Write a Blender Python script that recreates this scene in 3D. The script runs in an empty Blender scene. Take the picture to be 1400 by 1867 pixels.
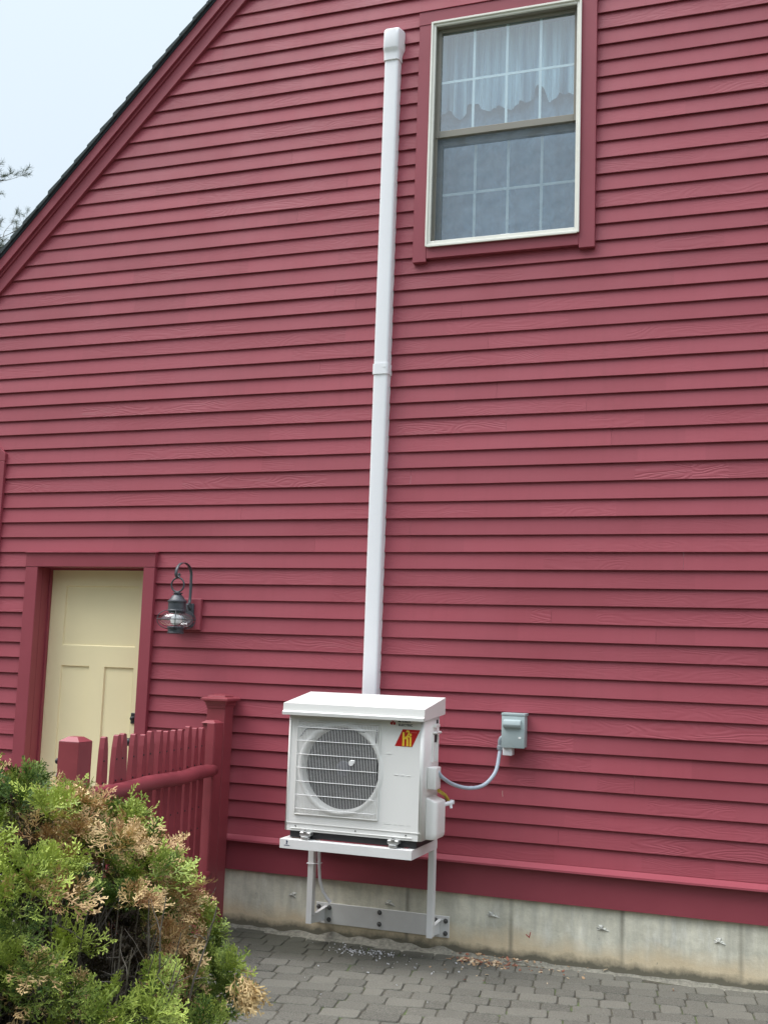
import bpy, bmesh, math, random
from mathutils import Vector, Matrix, Euler, noise as mnoise
random.seed(7)
S = bpy.context.scene
COL = S.collection

# ------------------------------------------------------------------ camera
cam_d = bpy.data.cameras.new('camera'); cam = bpy.data.objects.new('camera', cam_d); COL.objects.link(cam)
def cam_axes(yaw, pitch, roll):
    cy, sy = math.cos(yaw), math.sin(yaw); cp, sp = math.cos(pitch), math.sin(pitch)
    f = Vector((sy*cp, cy*cp, sp)); r = Vector((cy, -sy, 0)); u = r.cross(f)
    c, s = math.cos(roll), math.sin(roll)
    return c*r+s*u, -s*r+c*u, f
r_, u_, f_ = cam_axes(-.3535, .1275, .0344)
m = Matrix((r_, u_, -f_)).transposed().to_4x4(); m.translation = Vector((0, -6.4636, 1.6314))
cam.matrix_world = m
cam_d.sensor_fit = 'HORIZONTAL'; cam_d.sensor_width = 36.0
cam_d.lens = 2089.66/1400*36; cam_d.clip_start = .05; cam_d.clip_end = 500
S.camera = cam

# ------------------------------------------------------------------ light
SUN_EL, SUN_AZ = math.radians(58), math.radians(248)      # azimuth clockwise from +Y
w = bpy.data.worlds.new('World'); S.world = w; w.use_nodes = True
nt = w.node_tree; N = nt.nodes; L = nt.links
bg = N['Background']
sky = N.new('ShaderNodeTexSky'); sky.sky_type = 'NISHITA'; sky.sun_disc = False
sky.sun_elevation = SUN_EL; sky.sun_rotation = SUN_AZ; sky.dust_density = 4; sky.air_density = 1.2
geo = N.new('ShaderNodeTexCoord'); sep = N.new('ShaderNodeSeparateXYZ'); L.new(geo.outputs['Generated'], sep.inputs[0])
ramp = N.new('ShaderNodeValToRGB'); L.new(sep.outputs['Z'], ramp.inputs[0])
cr = ramp.color_ramp
# overcast cloud deck: dimmest near the horizon, brighter towards the zenith
cr.elements[0].position = 0.0; cr.elements[0].color = (2.6, 2.9, 3.1, 1)
cr.elements[1].position = 1.0; cr.elements[1].color = (16.0, 17.0, 18.4, 1)
e_ = cr.elements.new(.36); e_.color = (3.35, 3.8, 4.15, 1)
e_ = cr.elements.new(.56); e_.color = (3.65, 4.15, 4.5, 1)
e_ = cr.elements.new(.74); e_.color = (10.5, 11.3, 12.4, 1)
nz = N.new('ShaderNodeTexNoise'); nz.inputs['Scale'].default_value = 1.6; nz.inputs['Detail'].default_value = 3
L.new(geo.outputs['Generated'], nz.inputs['Vector'])
mr = N.new('ShaderNodeMapRange'); mr.inputs['To Min'].default_value = .93; mr.inputs['To Max'].default_value = 1.07
L.new(nz.outputs[0], mr.inputs[0])
mul = N.new('ShaderNodeVectorMath'); mul.operation = 'SCALE'; L.new(ramp.outputs[0], mul.inputs[0]); L.new(mr.outputs[0], mul.inputs['Scale'])
mx = N.new('ShaderNodeMix'); mx.data_type = 'RGBA'; mx.inputs[0].default_value = .9
L.new(sky.outputs[0], mx.inputs[6]); L.new(mul.outputs[0], mx.inputs[7])
L.new(mx.outputs[2], bg.inputs[0]); bg.inputs[1].default_value = .1
sd = bpy.data.lights.new('sun', 'SUN'); sd.energy = 1.3; sd.angle = math.radians(42); sd.color = (1, .97, .93)
so = bpy.data.objects.new('sun', sd); COL.objects.link(so)
dirv = Vector((math.sin(SUN_AZ)*math.cos(SUN_EL), math.cos(SUN_AZ)*math.cos(SUN_EL), math.sin(SUN_EL)))
so.rotation_euler = dirv.to_track_quat('Z', 'Y').to_euler(); so.location = dirv*30
S.view_settings.view_transform = 'Standard'; S.view_settings.look = 'None'; S.view_settings.gamma = 1
S.view_settings.exposure = 1.24
S.render.engine = 'CYCLES'
S.cycles.max_bounces = 6; S.cycles.transparent_max_bounces = 12

# ------------------------------------------------------------------ helpers
def tag(o, label=None, cat=None, group=None, kind=None):
    if label: o['label'] = label
    if cat: o['category'] = cat
    if group: o['group'] = group
    if kind: o['kind'] = kind
    return o
def thing(name, loc, label, cat, group=None):
    o = bpy.data.objects.new(name, None); COL.objects.link(o); o.location = loc
    o.empty_display_size = .1
    return tag(o, label, cat, group)
class MB:
    def __init__(s): s.bm = bmesh.new()
    def box(s, x0, x1, y0, y1, z0, z1, bev=0, seg=1, mi=0):
        b = s.bm; v = [b.verts.new((x, y, z)) for z in (z0, z1) for y in (y0, y1) for x in (x0, x1)]
        fs = [(0,2,3,1),(4,5,7,6),(0,1,5,4),(2,6,7,3),(0,4,6,2),(1,3,7,5)]
        F = [b.faces.new([v[i] for i in f]) for f in fs]
        for f in F: f.material_index = mi
        if bev:
            es = list({e for f in F for e in f.edges})
            r = bmesh.ops.bevel(b, geom=es, offset=bev, segments=seg, profile=.5, affect='EDGES')
            for f in r['faces']: f.material_index = mi
        return s
    def poly(s, pts, mi=0):
        f = s.bm.faces.new([s.bm.verts.new(p) for p in pts]); f.material_index = mi; return f
    def prism(s, outline, axis, a, b, bev=0, mi=0):
        """outline list of 2D, extruded along axis 'x','y','z' from a to b"""
        def P(q, t): return {'x': (t, q[0], q[1]), 'y': (q[0], t, q[1]), 'z': (q[0], q[1], t)}[axis]
        A = [s.bm.verts.new(P(q, a)) for q in outline]; B = [s.bm.verts.new(P(q, b)) for q in outline]
        F = [s.bm.faces.new(A), s.bm.faces.new(B[::-1])]
        n = len(A)
        for i in range(n): F.append(s.bm.faces.new((A[i], B[i], B[(i+1)%n], A[(i+1)%n])))
        for f in F: f.material_index = mi
        if bev:
            es = list({e for f in F for e in f.edges})
            bmesh.ops.bevel(s.bm, geom=es, offset=bev, segments=2, profile=.5, affect='EDGES')
        return s
    def tube(s, pts, r, n=10, mi=0, caps=True):
        pts = [Vector(p) for p in pts]; rr = r if isinstance(r, (list, tuple)) else [r]*len(pts)
        rings = []; prev = None
        for i, p in enumerate(pts):
            d = (pts[min(i+1, len(pts)-1)]-pts[max(i-1, 0)]).normalized()
            if prev is None:
                a = Vector((0, 0, 1)) if abs(d.z) < .9 else Vector((1, 0, 0)); a = (a-d*a.dot(d)).normalized()
            else: a = (prev-d*prev.dot(d)).normalized()
            prev = a; bb = d.cross(a)
            rings.append([s.bm.verts.new(p+rr[i]*(math.cos(2*math.pi*k/n)*a+math.sin(2*math.pi*k/n)*bb)) for k in range(n)])
        for i in range(len(rings)-1):
            for k in range(n):
                f = s.bm.faces.new((rings[i][k], rings[i][(k+1)%n], rings[i+1][(k+1)%n], rings[i+1][k])); f.smooth = True; f.material_index = mi
        if caps and n > 2:
            for q in (rings[0][::-1], rings[-1]):
                f = s.bm.faces.new(q); f.material_index = mi
        return s
    def lathe(s, prof, c=(0, 0, 0), n=24, axis='z', mi=0, smooth=True):
        c = Vector(c); R = []
        for (r, h) in prof:
            ring = []
            for k in range(n):
                a = 2*math.pi*k/n; x, y = r*math.cos(a), r*math.sin(a)
                ring.append(s.bm.verts.new(c+Vector({'z': (x, y, h), 'y': (x, h, y), 'x': (h, x, y)}[axis])))
            R.append(ring)
        for i in range(len(R)-1):
            for k in range(n):
                f = s.bm.faces.new((R[i][k], R[i][(k+1)%n], R[i+1][(k+1)%n], R[i+1][k])); f.smooth = smooth; f.material_index = mi
        for q, rr in ((R[0][::-1], prof[0][0]), (R[-1], prof[-1][0])):
            if rr > 1e-5: s.bm.faces.new(q).material_index = mi
        return s
    def build(s, name, mat, parent=None, smooth=False, loc=None):
        bmesh.ops.recalc_face_normals(s.bm, faces=s.bm.faces)
        me = bpy.data.meshes.new(name); 
        if parent is not None and loc is None:
            bmesh.ops.translate(s.bm, verts=s.bm.verts, vec=-parent_world(parent))
        elif loc is not None:
            bmesh.ops.translate(s.bm, verts=s.bm.verts, vec=-Vector(loc))
        s.bm.to_mesh(me); s.bm.free()
        if smooth:
            for p in me.polygons: p.use_smooth = True
            me.set_sharp_from_angle(angle=math.radians(35))
        o = bpy.data.objects.new(name, me); COL.objects.link(o)
        for mt in (mat if isinstance(mat, (list, tuple)) else [mat]): me.materials.append(mt)
        if parent is not None: o.parent = parent
        elif loc is not None: o.location = loc
        return o
def parent_world(p):
    v = Vector((0, 0, 0))
    while p is not None: v += Vector(p.location); p = p.parent
    return v

def text_mesh(body, size, name, mat, parent, x, y, z, bold=0, sx=1, shear=0, align='LEFT'):
    """flat writing facing -Y, lower-left corner at x, z"""
    cu = bpy.data.curves.new('t', 'FONT'); cu.body = body; cu.size = size; cu.offset = bold; cu.extrude = .0004; cu.shear = shear
    cu.align_x = align; cu.resolution_u = 3
    o = bpy.data.objects.new('t', cu); COL.objects.link(o); bpy.context.view_layer.update()
    me = bpy.data.meshes.new_from_object(o); bpy.data.objects.remove(o); me.name = name
    base = parent_world(parent)
    for v in me.vertices:
        a, b, c = v.co; v.co = Vector((x+a*sx, y-c, z+b))-base
    ob = bpy.data.objects.new(name, me); COL.objects.link(ob); me.materials.clear(); me.materials.append(mat); ob.parent = parent
    return ob

# ------------------------------------------------------------------ materials
class Mat:
    def __init__(s, name, col, rough=.5, metal=0, spec=.5):
        s.m = bpy.data.materials.new(name); s.m.use_nodes = True; s.nt = s.m.node_tree
        s.N = s.nt.nodes; s.L = s.nt.links; s.b = s.N['Principled BSDF']
        s.b.inputs['Base Color'].default_value = (*col, 1); s.b.inputs['Roughness'].default_value = rough
        s.b.inputs['Metallic'].default_value = metal; s.b.inputs['Specular IOR Level'].default_value = spec
        s.tc = s.N.new('ShaderNodeTexCoord'); s.col = None
        s.basecol = col
    def node(s, t, **kw):
        n = s.N.new(t)
        for k, v in kw.items():
            if k in n.inputs: n.inputs[k].default_value = v
            else: setattr(n, k, v)
        return n
    def coord(s, scale=(1, 1, 1), loc=(0, 0, 0), src='Object'):
        mp = s.node('ShaderNodeMapping'); mp.inputs['Scale'].default_value = scale; mp.inputs['Location'].default_value = loc
        s.L.new(s.tc.outputs[src], mp.inputs[0]); return mp.outputs[0]
    def noise(s, scale=5, detail=4, rough=.5, vec=None, dist=0):
        n = s.node('ShaderNodeTexNoise', Scale=scale, Detail=detail, Roughness=rough, Distortion=dist)
        s.L.new(vec if vec is not None else s.tc.outputs['Object'], n.inputs['Vector']); return n.outputs[0]
    def ramp(s, fac, stops):
        r = s.N.new('ShaderNodeValToRGB'); s.L.new(fac, r.inputs[0]); el = r.color_ramp.elements
        while len(el) < len(stops): el.new(.5)
        for e, (p, c) in zip(el, stops):
            e.position = p; e.color = (c, c, c, 1) if isinstance(c, (int, float)) else (*c, 1)
        return r.outputs[0]
    def mix(s, fac, a, b, mode='MIX'):
        n = s.N.new('ShaderNodeMix'); n.data_type = 'RGBA'; n.blend_type = mode
        for i, v in ((0, fac), (6, a), (7, b)):
            if hasattr(v, 'links') or hasattr(v, 'is_linked'): s.L.new(v, n.inputs[i])
            elif i == 0: n.inputs[0].default_value = v
            else: n.inputs[i].default_value = (*v, 1)
        return n.outputs[2]
    def math(s, op, a, b=0.):
        n = s.N.new('ShaderNodeMath'); n.operation = op
        for i, v in enumerate((a, b)):
            if isinstance(v, (int, float)): n.inputs[i].default_value = v
            else: s.L.new(v, n.inputs[i])
        return n.outputs[0]
    def attr(s, name):
        n = s.N.new('ShaderNodeAttribute'); n.attribute_name = name; return n.outputs['Fac']
    def setcol(s, c): s.L.new(c, s.b.inputs['Base Color'])
    def setrough(s, c): s.L.new(c, s.b.inputs['Roughness'])
    def bump(s, h, strength=.3, dist=.002):
        n = s.node('ShaderNodeBump', Strength=strength, Distance=dist); s.L.new(h, n.inputs['Height'])
        s.L.new(n.outputs[0], s.b.inputs['Normal'])
def mottled(name, c, rough=.5, amt=.12, scale=6, bs=80, bst=.08, metal=0, spec=.5):
    M = Mat(name, c, rough, metal, spec)
    a = M.noise(scale, 5, .6); c1 = tuple(v*(1-amt) for v in c); c2 = tuple(min(1, v*(1+amt)) for v in c)
    M.setcol(M.mix(M.ramp(a, [(.3, 0), (.7, 1)]), c1, c2))
    if bst: M.bump(M.noise(bs, 3, .6), bst, .001)
    return M.m

RED = (.300, .053, .073)
# weathered painted cedar clapboards
M = Mat('red_clapboard_paint', RED, .5, spec=.4)
rnd = M.attr('rnd'); gr = M.attr('grain')
ofs = M.node('ShaderNodeCombineXYZ'); M.L.new(M.math('MULTIPLY', rnd, 37.), ofs.inputs[0]); M.L.new(M.math('MULTIPLY', rnd, 11.3), ofs.inputs[2])
vadd = M.node('ShaderNodeVectorMath'); vadd.operation = 'ADD'; M.L.new(M.tc.outputs['Object'], vadd.inputs[0]); M.L.new(ofs.outputs[0], vadd.inputs[1])
mp = M.node('ShaderNodeMapping'); mp.inputs['Scale'].default_value = (2.4, 1, 13); M.L.new(vadd.outputs[0], mp.inputs[0])
n1 = M.node('ShaderNodeTexNoise', Scale=1.0, Detail=1.5, Roughness=.4, Distortion=.3); M.L.new(mp.outputs[0], n1.inputs['Vector'])
rings = M.math('SINE', M.math('MULTIPLY', n1.outputs[0], 85.))
mp2 = M.node('ShaderNodeMapping'); mp2.inputs['Scale'].default_value = (6, 1, 150); M.L.new(vadd.outputs[0], mp2.inputs[0])
fine = M.node('ShaderNodeTexNoise', Scale=1.0, Detail=3, Roughness=.6); M.L.new(mp2.outputs[0], fine.inputs['Vector'])
h = M.math('ADD', M.math('MULTIPLY', M.math('MULTIPLY', rings, gr), .55), M.math('MULTIPLY', fine.outputs[0], .5))
M.bump(h, .42, .0013)
cA = tuple(v*.86 for v in RED); cB = (RED[0]*1.10, RED[1]*1.16, RED[2]*1.14)
base = M.mix(rnd, cA, cB)
blot = M.ramp(M.noise(1.3, 4, .6), [(.35, 0), (.7, 1)])
base = M.mix(M.math('MULTIPLY', blot, .40), base, (.350, .080, .108))
chip = M.ramp(M.noise(26, 3, .7, M.coord((1, 1, 1.6))), [(.765, 0), (.785, 1)])
base = M.mix(M.math('MULTIPLY', chip, .5), base, (.14, .03, .04))
stk_ = M.ramp(M.noise(1., 4, .65, M.coord((22, 1, 1.1))), [(.50, 0), (.75, 1)])
base = M.mix(M.math('MULTIPLY', stk_, .16), base, (.20, .045, .055))
scuff = M.ramp(M.noise(1., 5, .75, M.coord((9, 1, 60))), [(.62, 0), (.80, 1)])
base = M.mix(M.math('MULTIPLY', scuff, .35), base, (.42, .13, .16))
M.setcol(base); M.setrough(M.ramp(M.noise(3, 4, .6), [(.3, .46), (.7, .60)]))
mRED = M.m
# flat trim boards
M = Mat('red_trim_paint', (.275, .049, .069), .5)
a = M.noise(2.2, 5, .6); M.setcol(M.mix(M.ramp(a, [(.3, 0), (.72, 1)]), (.255, .044, .062), (.298, .055, .076)))
M.bump(M.noise(1., 4, .6, M.coord((14, 60, 14))), .25, .001); mTRIM = M.m
mFENCE = mottled('red_fence_paint', (.255, .046, .058), .45, .14, 5, 90, .25)
# concrete foundation with water stains
M = Mat('poured_concrete', (.46, .47, .43), .85)
pos = M.tc.outputs['Object']; sp = M.node('ShaderNodeSeparateXYZ'); M.L.new(pos, sp.inputs[0]); Z = sp.outputs['Z']; X = sp.outputs['X']
c = M.mix(M.ramp(M.noise(4.2, 7, .72), [(.34, 0), (.66, 1)]), (.50, .485, .39), (.84, .81, .67))
strk = M.ramp(M.noise(1., 5, .6, M.coord((16, 1, 2.2))), [(.42, 0), (.72, 1)])
c = M.mix(M.math('MULTIPLY', strk, .7), c, (.43, .425, .36))
wht = M.ramp(M.noise(1., 4, .7, M.coord((11, 1, 3), (4, 0, 2))), [(.55, 0), (.75, 1)])
c = M.mix(M.math('MULTIPLY', wht, .6), c, (.86, .86, .80))
# tide line: rusty ochre band over the lowest part
wob = M.math('MULTIPLY', M.math('SUBTRACT', M.noise(4.5, 4, .6), .5), .20)
zz = M.math('ADD', Z, wob)
och = M.ramp(M.math('MULTIPLY', zz, 3.), [(.24, 1), (.52, 0)])
c = M.mix(M.math('MULTIPLY', och, .75), c, (.68, .54, .34))
damp = M.ramp(M.math('ADD', M.math('MULTIPLY', Z, 10.), M.math('MULTIPLY', M.math('SUBTRACT', M.noise(9, 4, .7), .5), .9)), [(.30, 1), (.72, 0)])
c = M.mix(M.math('MULTIPLY', damp, .88), c, (.085, .085, .065))
# vertical form seams every 0.61 m
fr = M.math('FRACT', M.math('DIVIDE', M.math('ADD', X, 1.66+6.1+.305), .61))
sd_ = M.math('ABSOLUTE', M.math('SUBTRACT', fr, .5))
seam = M.ramp(M.math('ADD', sd_, M.math('MULTIPLY', M.math('SUBTRACT', M.noise(20, 3), .5), .012)), [(.004, 1), (.03, 0)])
c = M.mix(M.math('MULTIPLY', M.math('MULTIPLY', seam, .75), M.ramp(M.noise(1.5, 3, .6, M.coord((1, 1, 1), (7, 0, 1))), [(.42, .12), (.62, 1)])), c, (.15, .14, .11))
spots = M.ramp(M.noise(22, 4, .7), [(.655, 0), (.72, 1)])
c = M.mix(M.math('MULTIPLY', spots, .5), c, (.13, .13, .11))
M.setcol(c)
M.bump(M.math('ADD', M.noise(60, 6, .7), M.math('MULTIPLY', M.noise(9, 3), 2.)), .5, .004); mCONC = M.m
# pavers
M = Mat('tumbled_paver', (.17, .165, .15), .85)
rn = M.attr('rnd')
c = M.mix(rn, (.050, .048, .036), (.160, .152, .122))
c = M.mix(M.ramp(M.noise(120, 4, .75), [(.35, 0), (.7, 1)]), c, (.20, .19, .16), 'MIX')
c = M.mix(M.ramp(M.noise(150, 3, .7, M.coord((1, 1, 1), (3, 1, 0))), [(.5, 0), (.72, .8)]), c, (.055, .055, .05))
sp = M.node('ShaderNodeSeparateXYZ'); M.L.new(M.tc.outputs['Object'], sp.inputs[0])
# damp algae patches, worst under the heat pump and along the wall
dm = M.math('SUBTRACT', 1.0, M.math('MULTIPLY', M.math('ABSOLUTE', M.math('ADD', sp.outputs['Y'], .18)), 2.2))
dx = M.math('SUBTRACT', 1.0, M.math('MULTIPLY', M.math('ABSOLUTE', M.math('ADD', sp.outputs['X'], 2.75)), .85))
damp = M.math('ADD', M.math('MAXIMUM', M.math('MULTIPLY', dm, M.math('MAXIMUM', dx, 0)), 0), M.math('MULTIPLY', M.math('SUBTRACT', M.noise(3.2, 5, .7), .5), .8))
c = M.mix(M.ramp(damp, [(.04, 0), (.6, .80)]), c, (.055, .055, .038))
M.setcol(c); M.bump(M.noise(75, 6, .8), 1.0, .006); mPAVE = M.m
M = Mat('joint_sand', (.10, .09, .07), .95)
c = M.mix(M.ramp(M.noise(30, 5, .7), [(.35, 0), (.65, 1)]), (.035, .032, .025), (.10, .09, .065))
c = M.mix(M.ramp(M.noise(5, 4, .7), [(.54, 0), (.64, .9)]), c, (.08, .12, .03)); M.setcol(c); M.bump(M.noise(200, 3), .6, .003); mJOINT = M.m
M = Mat('sandy_soil', (.25, .23, .18), .95)
c = M.mix(M.ramp(M.noise(45, 6, .75), [(.3, 0), (.7, 1)]), (.12, .115, .09), (.36, .34, .28)); M.setcol(c); M.bump(M.noise(130, 5, .8), .9, .006); mSOIL = M.m
M = Mat('lawn_earth', (.08, .09, .04), .95)
c = M.mix(M.ramp(M.noise(3, 6, .75), [(.3, 0), (.7, 1)]), (.05, .07, .025), (.11, .11, .05)); M.setcol(c); mEARTH = M.m
mWHITE = mottled('white_enamel', (.80, .795, .765), .32, .02, 3, 60, .02)
mWHITE2 = mottled('white_powder_coat', (.76, .755, .74), .38, .04, 5, 120, .06)
mPVC = mottled('white_vinyl', (.82, .825, .85), .35, .02, 2, 60, .02)
mGREYPLATE = mottled('grey_white_powder_coat', (.66, .655, .63), .45, .05, 7, 120, .08)
mCREAM = mottled('cream_door_paint', (.84, .735, .46), .38, .03, 2.5, 70, .08)
mFRAME = mottled('almond_vinyl', (.80, .79, .72), .4, .05, 4, 60, .03)
mSASH = mottled('taupe_sash', (.25, .235, .20), .45, .06, 4, 60, .03)
mMUNT = mottled('white_grille_bar', (.88, .90, .88), .5, .02, 4, 60, .0)
mBLACK = mottled('black_iron', (.022, .024, .028), .42, .15, 20, 150, .15)
mIRON = mottled('grey_black_iron', (.050, .056, .066), .42, .25, 14, 150, .2, spec=.6)
mDARK = mottled('dark_plastic', (.02, .02, .022), .6, .1, 10, 80, .0)
mBLADE = mottled('grey_fan_plastic', (.085, .09, .115), .35, .05, 5, 60, 0)
mCOIL = mottled('coil_fins', (.03, .032, .04), .5, .1, 5, 60, 0)
mBOX = mottled('blue_grey_metal', (.37, .44, .445), .45, .05, 6, 120, .06)
mCOND = mottled('grey_blue_conduit', (.40, .46, .53), .4, .05, 6, 120, .04)
mFIT = mottled('grey_fitting', (.26, .30, .33), .45, .08, 10, 120, .06)
mSTEEL = mottled('zinc_steel', (.66, .66, .65), .45, .15, 60, 200, .2, metal=.9)
mBOLT = mottled('dull_bolt', (.13, .13, .125), .4, .2, 60, 200, .2, metal=.6)
mYEL = mottled('yellow_sleeve', (.50, .38, .05), .5, .1, 20, 90, 0)
mLOGOR = mottled('red_ink', (.42, .02, .03), .45, .02, 5, 60, 0)
mSTKR = mottled('sticker_red', (.47, .012, .012), .4, .08, 9, 60, 0)
M = Mat('sticker_yellow', (.8, .5, .05), .45); s_ = M.node('ShaderNodeSeparateXYZ'); M.L.new(M.tc.outputs['Generated'], s_.inputs[0])
M.setcol(M.ramp(s_.outputs['Z'], [(0, (.75, .10, .03)), (.45, (.78, .36, .03)), (1, (.75, .62, .05))])); mSTY = M.m
mPINK = mottled('sticker_pink', (.65, .15, .12), .5, .02, 5, 60, 0)
mINK = mottled('grey_ink', (.07, .08, .085), .5, .02, 5, 60, 0)
mNAVY = mottled('navy_ink', (.03, .05, .11), .5, .02, 5, 60, 0)
M = Mat('asphalt_shingle', (.030, .042, .045), .9)
c = M.mix(M.ramp(M.noise(60, 4, .7), [(.3, 0), (.7, 1)]), (.022, .034, .038), (.06, .075, .075)); M.setcol(c); M.bump(M.noise(120, 4), .8, .004); mSHIN = M.m
# glass: reflective pane one can see through
def glass(name, tint=(1, 1, 1), ior=1.5, boost=1.0, rough=.02, spec_only=False):
    m = bpy.data.materials.new(name); m.use_nodes = True; t = m.node_tree; n = t.nodes
    for x in list(n):
        if x.type != 'OUTPUT_MATERIAL': n.remove(x)
    out = [x for x in n if x.type == 'OUTPUT_MATERIAL'][0]
    def MT(op, x, y):
        q = n.new('ShaderNodeMath'); q.operation = op
        for i, v in enumerate((x, y)):
            if isinstance(v, (int, float)): q.inputs[i].default_value = v
            else: t.links.new(v, q.inputs[i])
        return q.outputs[0]
    ge = n.new('ShaderNodeNewGeometry'); dt = n.new('ShaderNodeVectorMath'); dt.operation = 'DOT_PRODUCT'
    t.links.new(ge.outputs['Incoming'], dt.inputs[0]); t.links.new(ge.outputs['Normal'], dt.inputs[1])
    f0 = ((ior-1)/(ior+1))**2*boost
    mu = n.new('ShaderNodeMath'); mu.operation = 'ADD'; mu.use_clamp = True; mu.inputs[1].default_value = f0
    t.links.new(MT('MULTIPLY', MT('POWER', MT('SUBTRACT', 1.0, MT('ABSOLUTE', dt.outputs['Value'], 0)), 5.0), 1-f0), mu.inputs[0])
    tr = n.new('ShaderNodeBsdfTransparent'); tr.inputs[0].default_value = (*tint, 1)
    gl = n.new('ShaderNodeBsdfGlossy'); gl.inputs['Roughness'].default_value = rough
    no = n.new('ShaderNodeTexNoise'); no.inputs['Scale'].default_value = 2.5; no.inputs['Detail'].default_value = 1
    tc = n.new('ShaderNodeTexCoord'); t.links.new(tc.outputs['Object'], no.inputs['Vector'])
    bu = n.new('ShaderNodeBump'); bu.inputs['Strength'].default_value = .12; bu.inputs['Distance'].default_value = .02
    t.links.new(no.outputs[0], bu.inputs['Height']); t.links.new(bu.outputs[0], gl.inputs['Normal'])
    mx = n.new('ShaderNodeMixShader'); t.links.new(mu.outputs[0], mx.inputs[0]); t.links.new(tr.outputs[0], mx.inputs[1]); t.links.new(gl.outputs[0], mx.inputs[2])
    t.links.new(mx.outputs[0], out.inputs[0]); return m
mGLASS = glass('window_glass', (.80, .94, 1.0), 1.55, 7.5)
mGLOBE = glass('lantern_glass', (.95, .97, .98), 1.5, 4.0)
# insect screen: fine woven mesh, mostly open
m_ = bpy.data.materials.new('insect_screen'); m_.use_nodes = True; t = m_.node_tree; n = t.nodes
out = [x for x in n if x.type == 'OUTPUT_MATERIAL'][0]; pb = n['Principled BSDF']; pb.inputs['Base Color'].default_value = (.20, .27, .34, 1); pb.inputs['Roughness'].default_value = .5
tr = n.new('ShaderNodeBsdfTransparent'); mx = n.new('ShaderNodeMixShader')
tc = n.new('ShaderNodeTexCoord')
wv = n.new('ShaderNodeTexNoise'); wv.inputs['Scale'].default_value = 9; wv.inputs['Detail'].default_value = 2; wv.inputs['Distortion'].default_value = 1.2
t.links.new(tc.outputs['Object'], wv.inputs['Vector'])
rm = n.new('ShaderNodeMapRange'); rm.inputs['From Min'].default_value = .3; rm.inputs['From Max'].default_value = .7; rm.inputs['To Min'].default_value = .22; rm.inputs['To Max'].default_value = .42
t.links.new(wv.outputs[0], rm.inputs[0]); t.links.new(rm.outputs[0], mx.inputs[0]); t.links.new(tr.outputs[0], mx.inputs[1]); t.links.new(pb.outputs[0], mx.inputs[2]); t.links.new(mx.outputs[0], out.inputs[0])
mSCREEN = m_
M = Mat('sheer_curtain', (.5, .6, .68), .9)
M.setcol(M.mix(M.ramp(M.noise(1., 2, .5, M.coord((26, 1, 1.2))), [(.38, 0), (.62, 1)]), (.24, .36, .46), (.70, .84, .90))); mCURT = M.m  # light and dark vertical stripes paint fold shading into the sheer cloth
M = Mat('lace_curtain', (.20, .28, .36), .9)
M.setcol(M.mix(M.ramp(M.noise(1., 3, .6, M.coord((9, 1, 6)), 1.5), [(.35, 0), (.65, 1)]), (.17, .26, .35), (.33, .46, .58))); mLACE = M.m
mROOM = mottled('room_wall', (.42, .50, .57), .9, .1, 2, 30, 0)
mBULB = Mat('white_bulb', (.92, .9, .86), .25).m
# foliage
def leafmat(name, ca, cb, rough=.55, tr=.15):
    M = Mat(name, ca, rough, spec=.3); r = M.attr('rnd'); M.setcol(M.mix(r, ca, cb))
    M.b.inputs['Subsurface Weight'].default_value = 0
    return M.m
mGREEN = leafmat('arborvitae_green', (.030, .080, .016), (.47, .56, .11))
mDEAD = leafmat('dead_arborvitae', (.24, .105, .04), (.76, .58, .29))
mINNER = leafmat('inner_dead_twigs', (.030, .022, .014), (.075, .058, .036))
mTWIG = mottled('grey_brown_twig', (.13, .112, .092), .85, .35, 25, 120, .3)
mBARK = mottled('pine_bark', (.13, .11, .09), .9, .3, 8, 40, .5)
mNEEDLE = leafmat('pine_needles', (.045, .07, .035), (.10, .13, .07))

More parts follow.
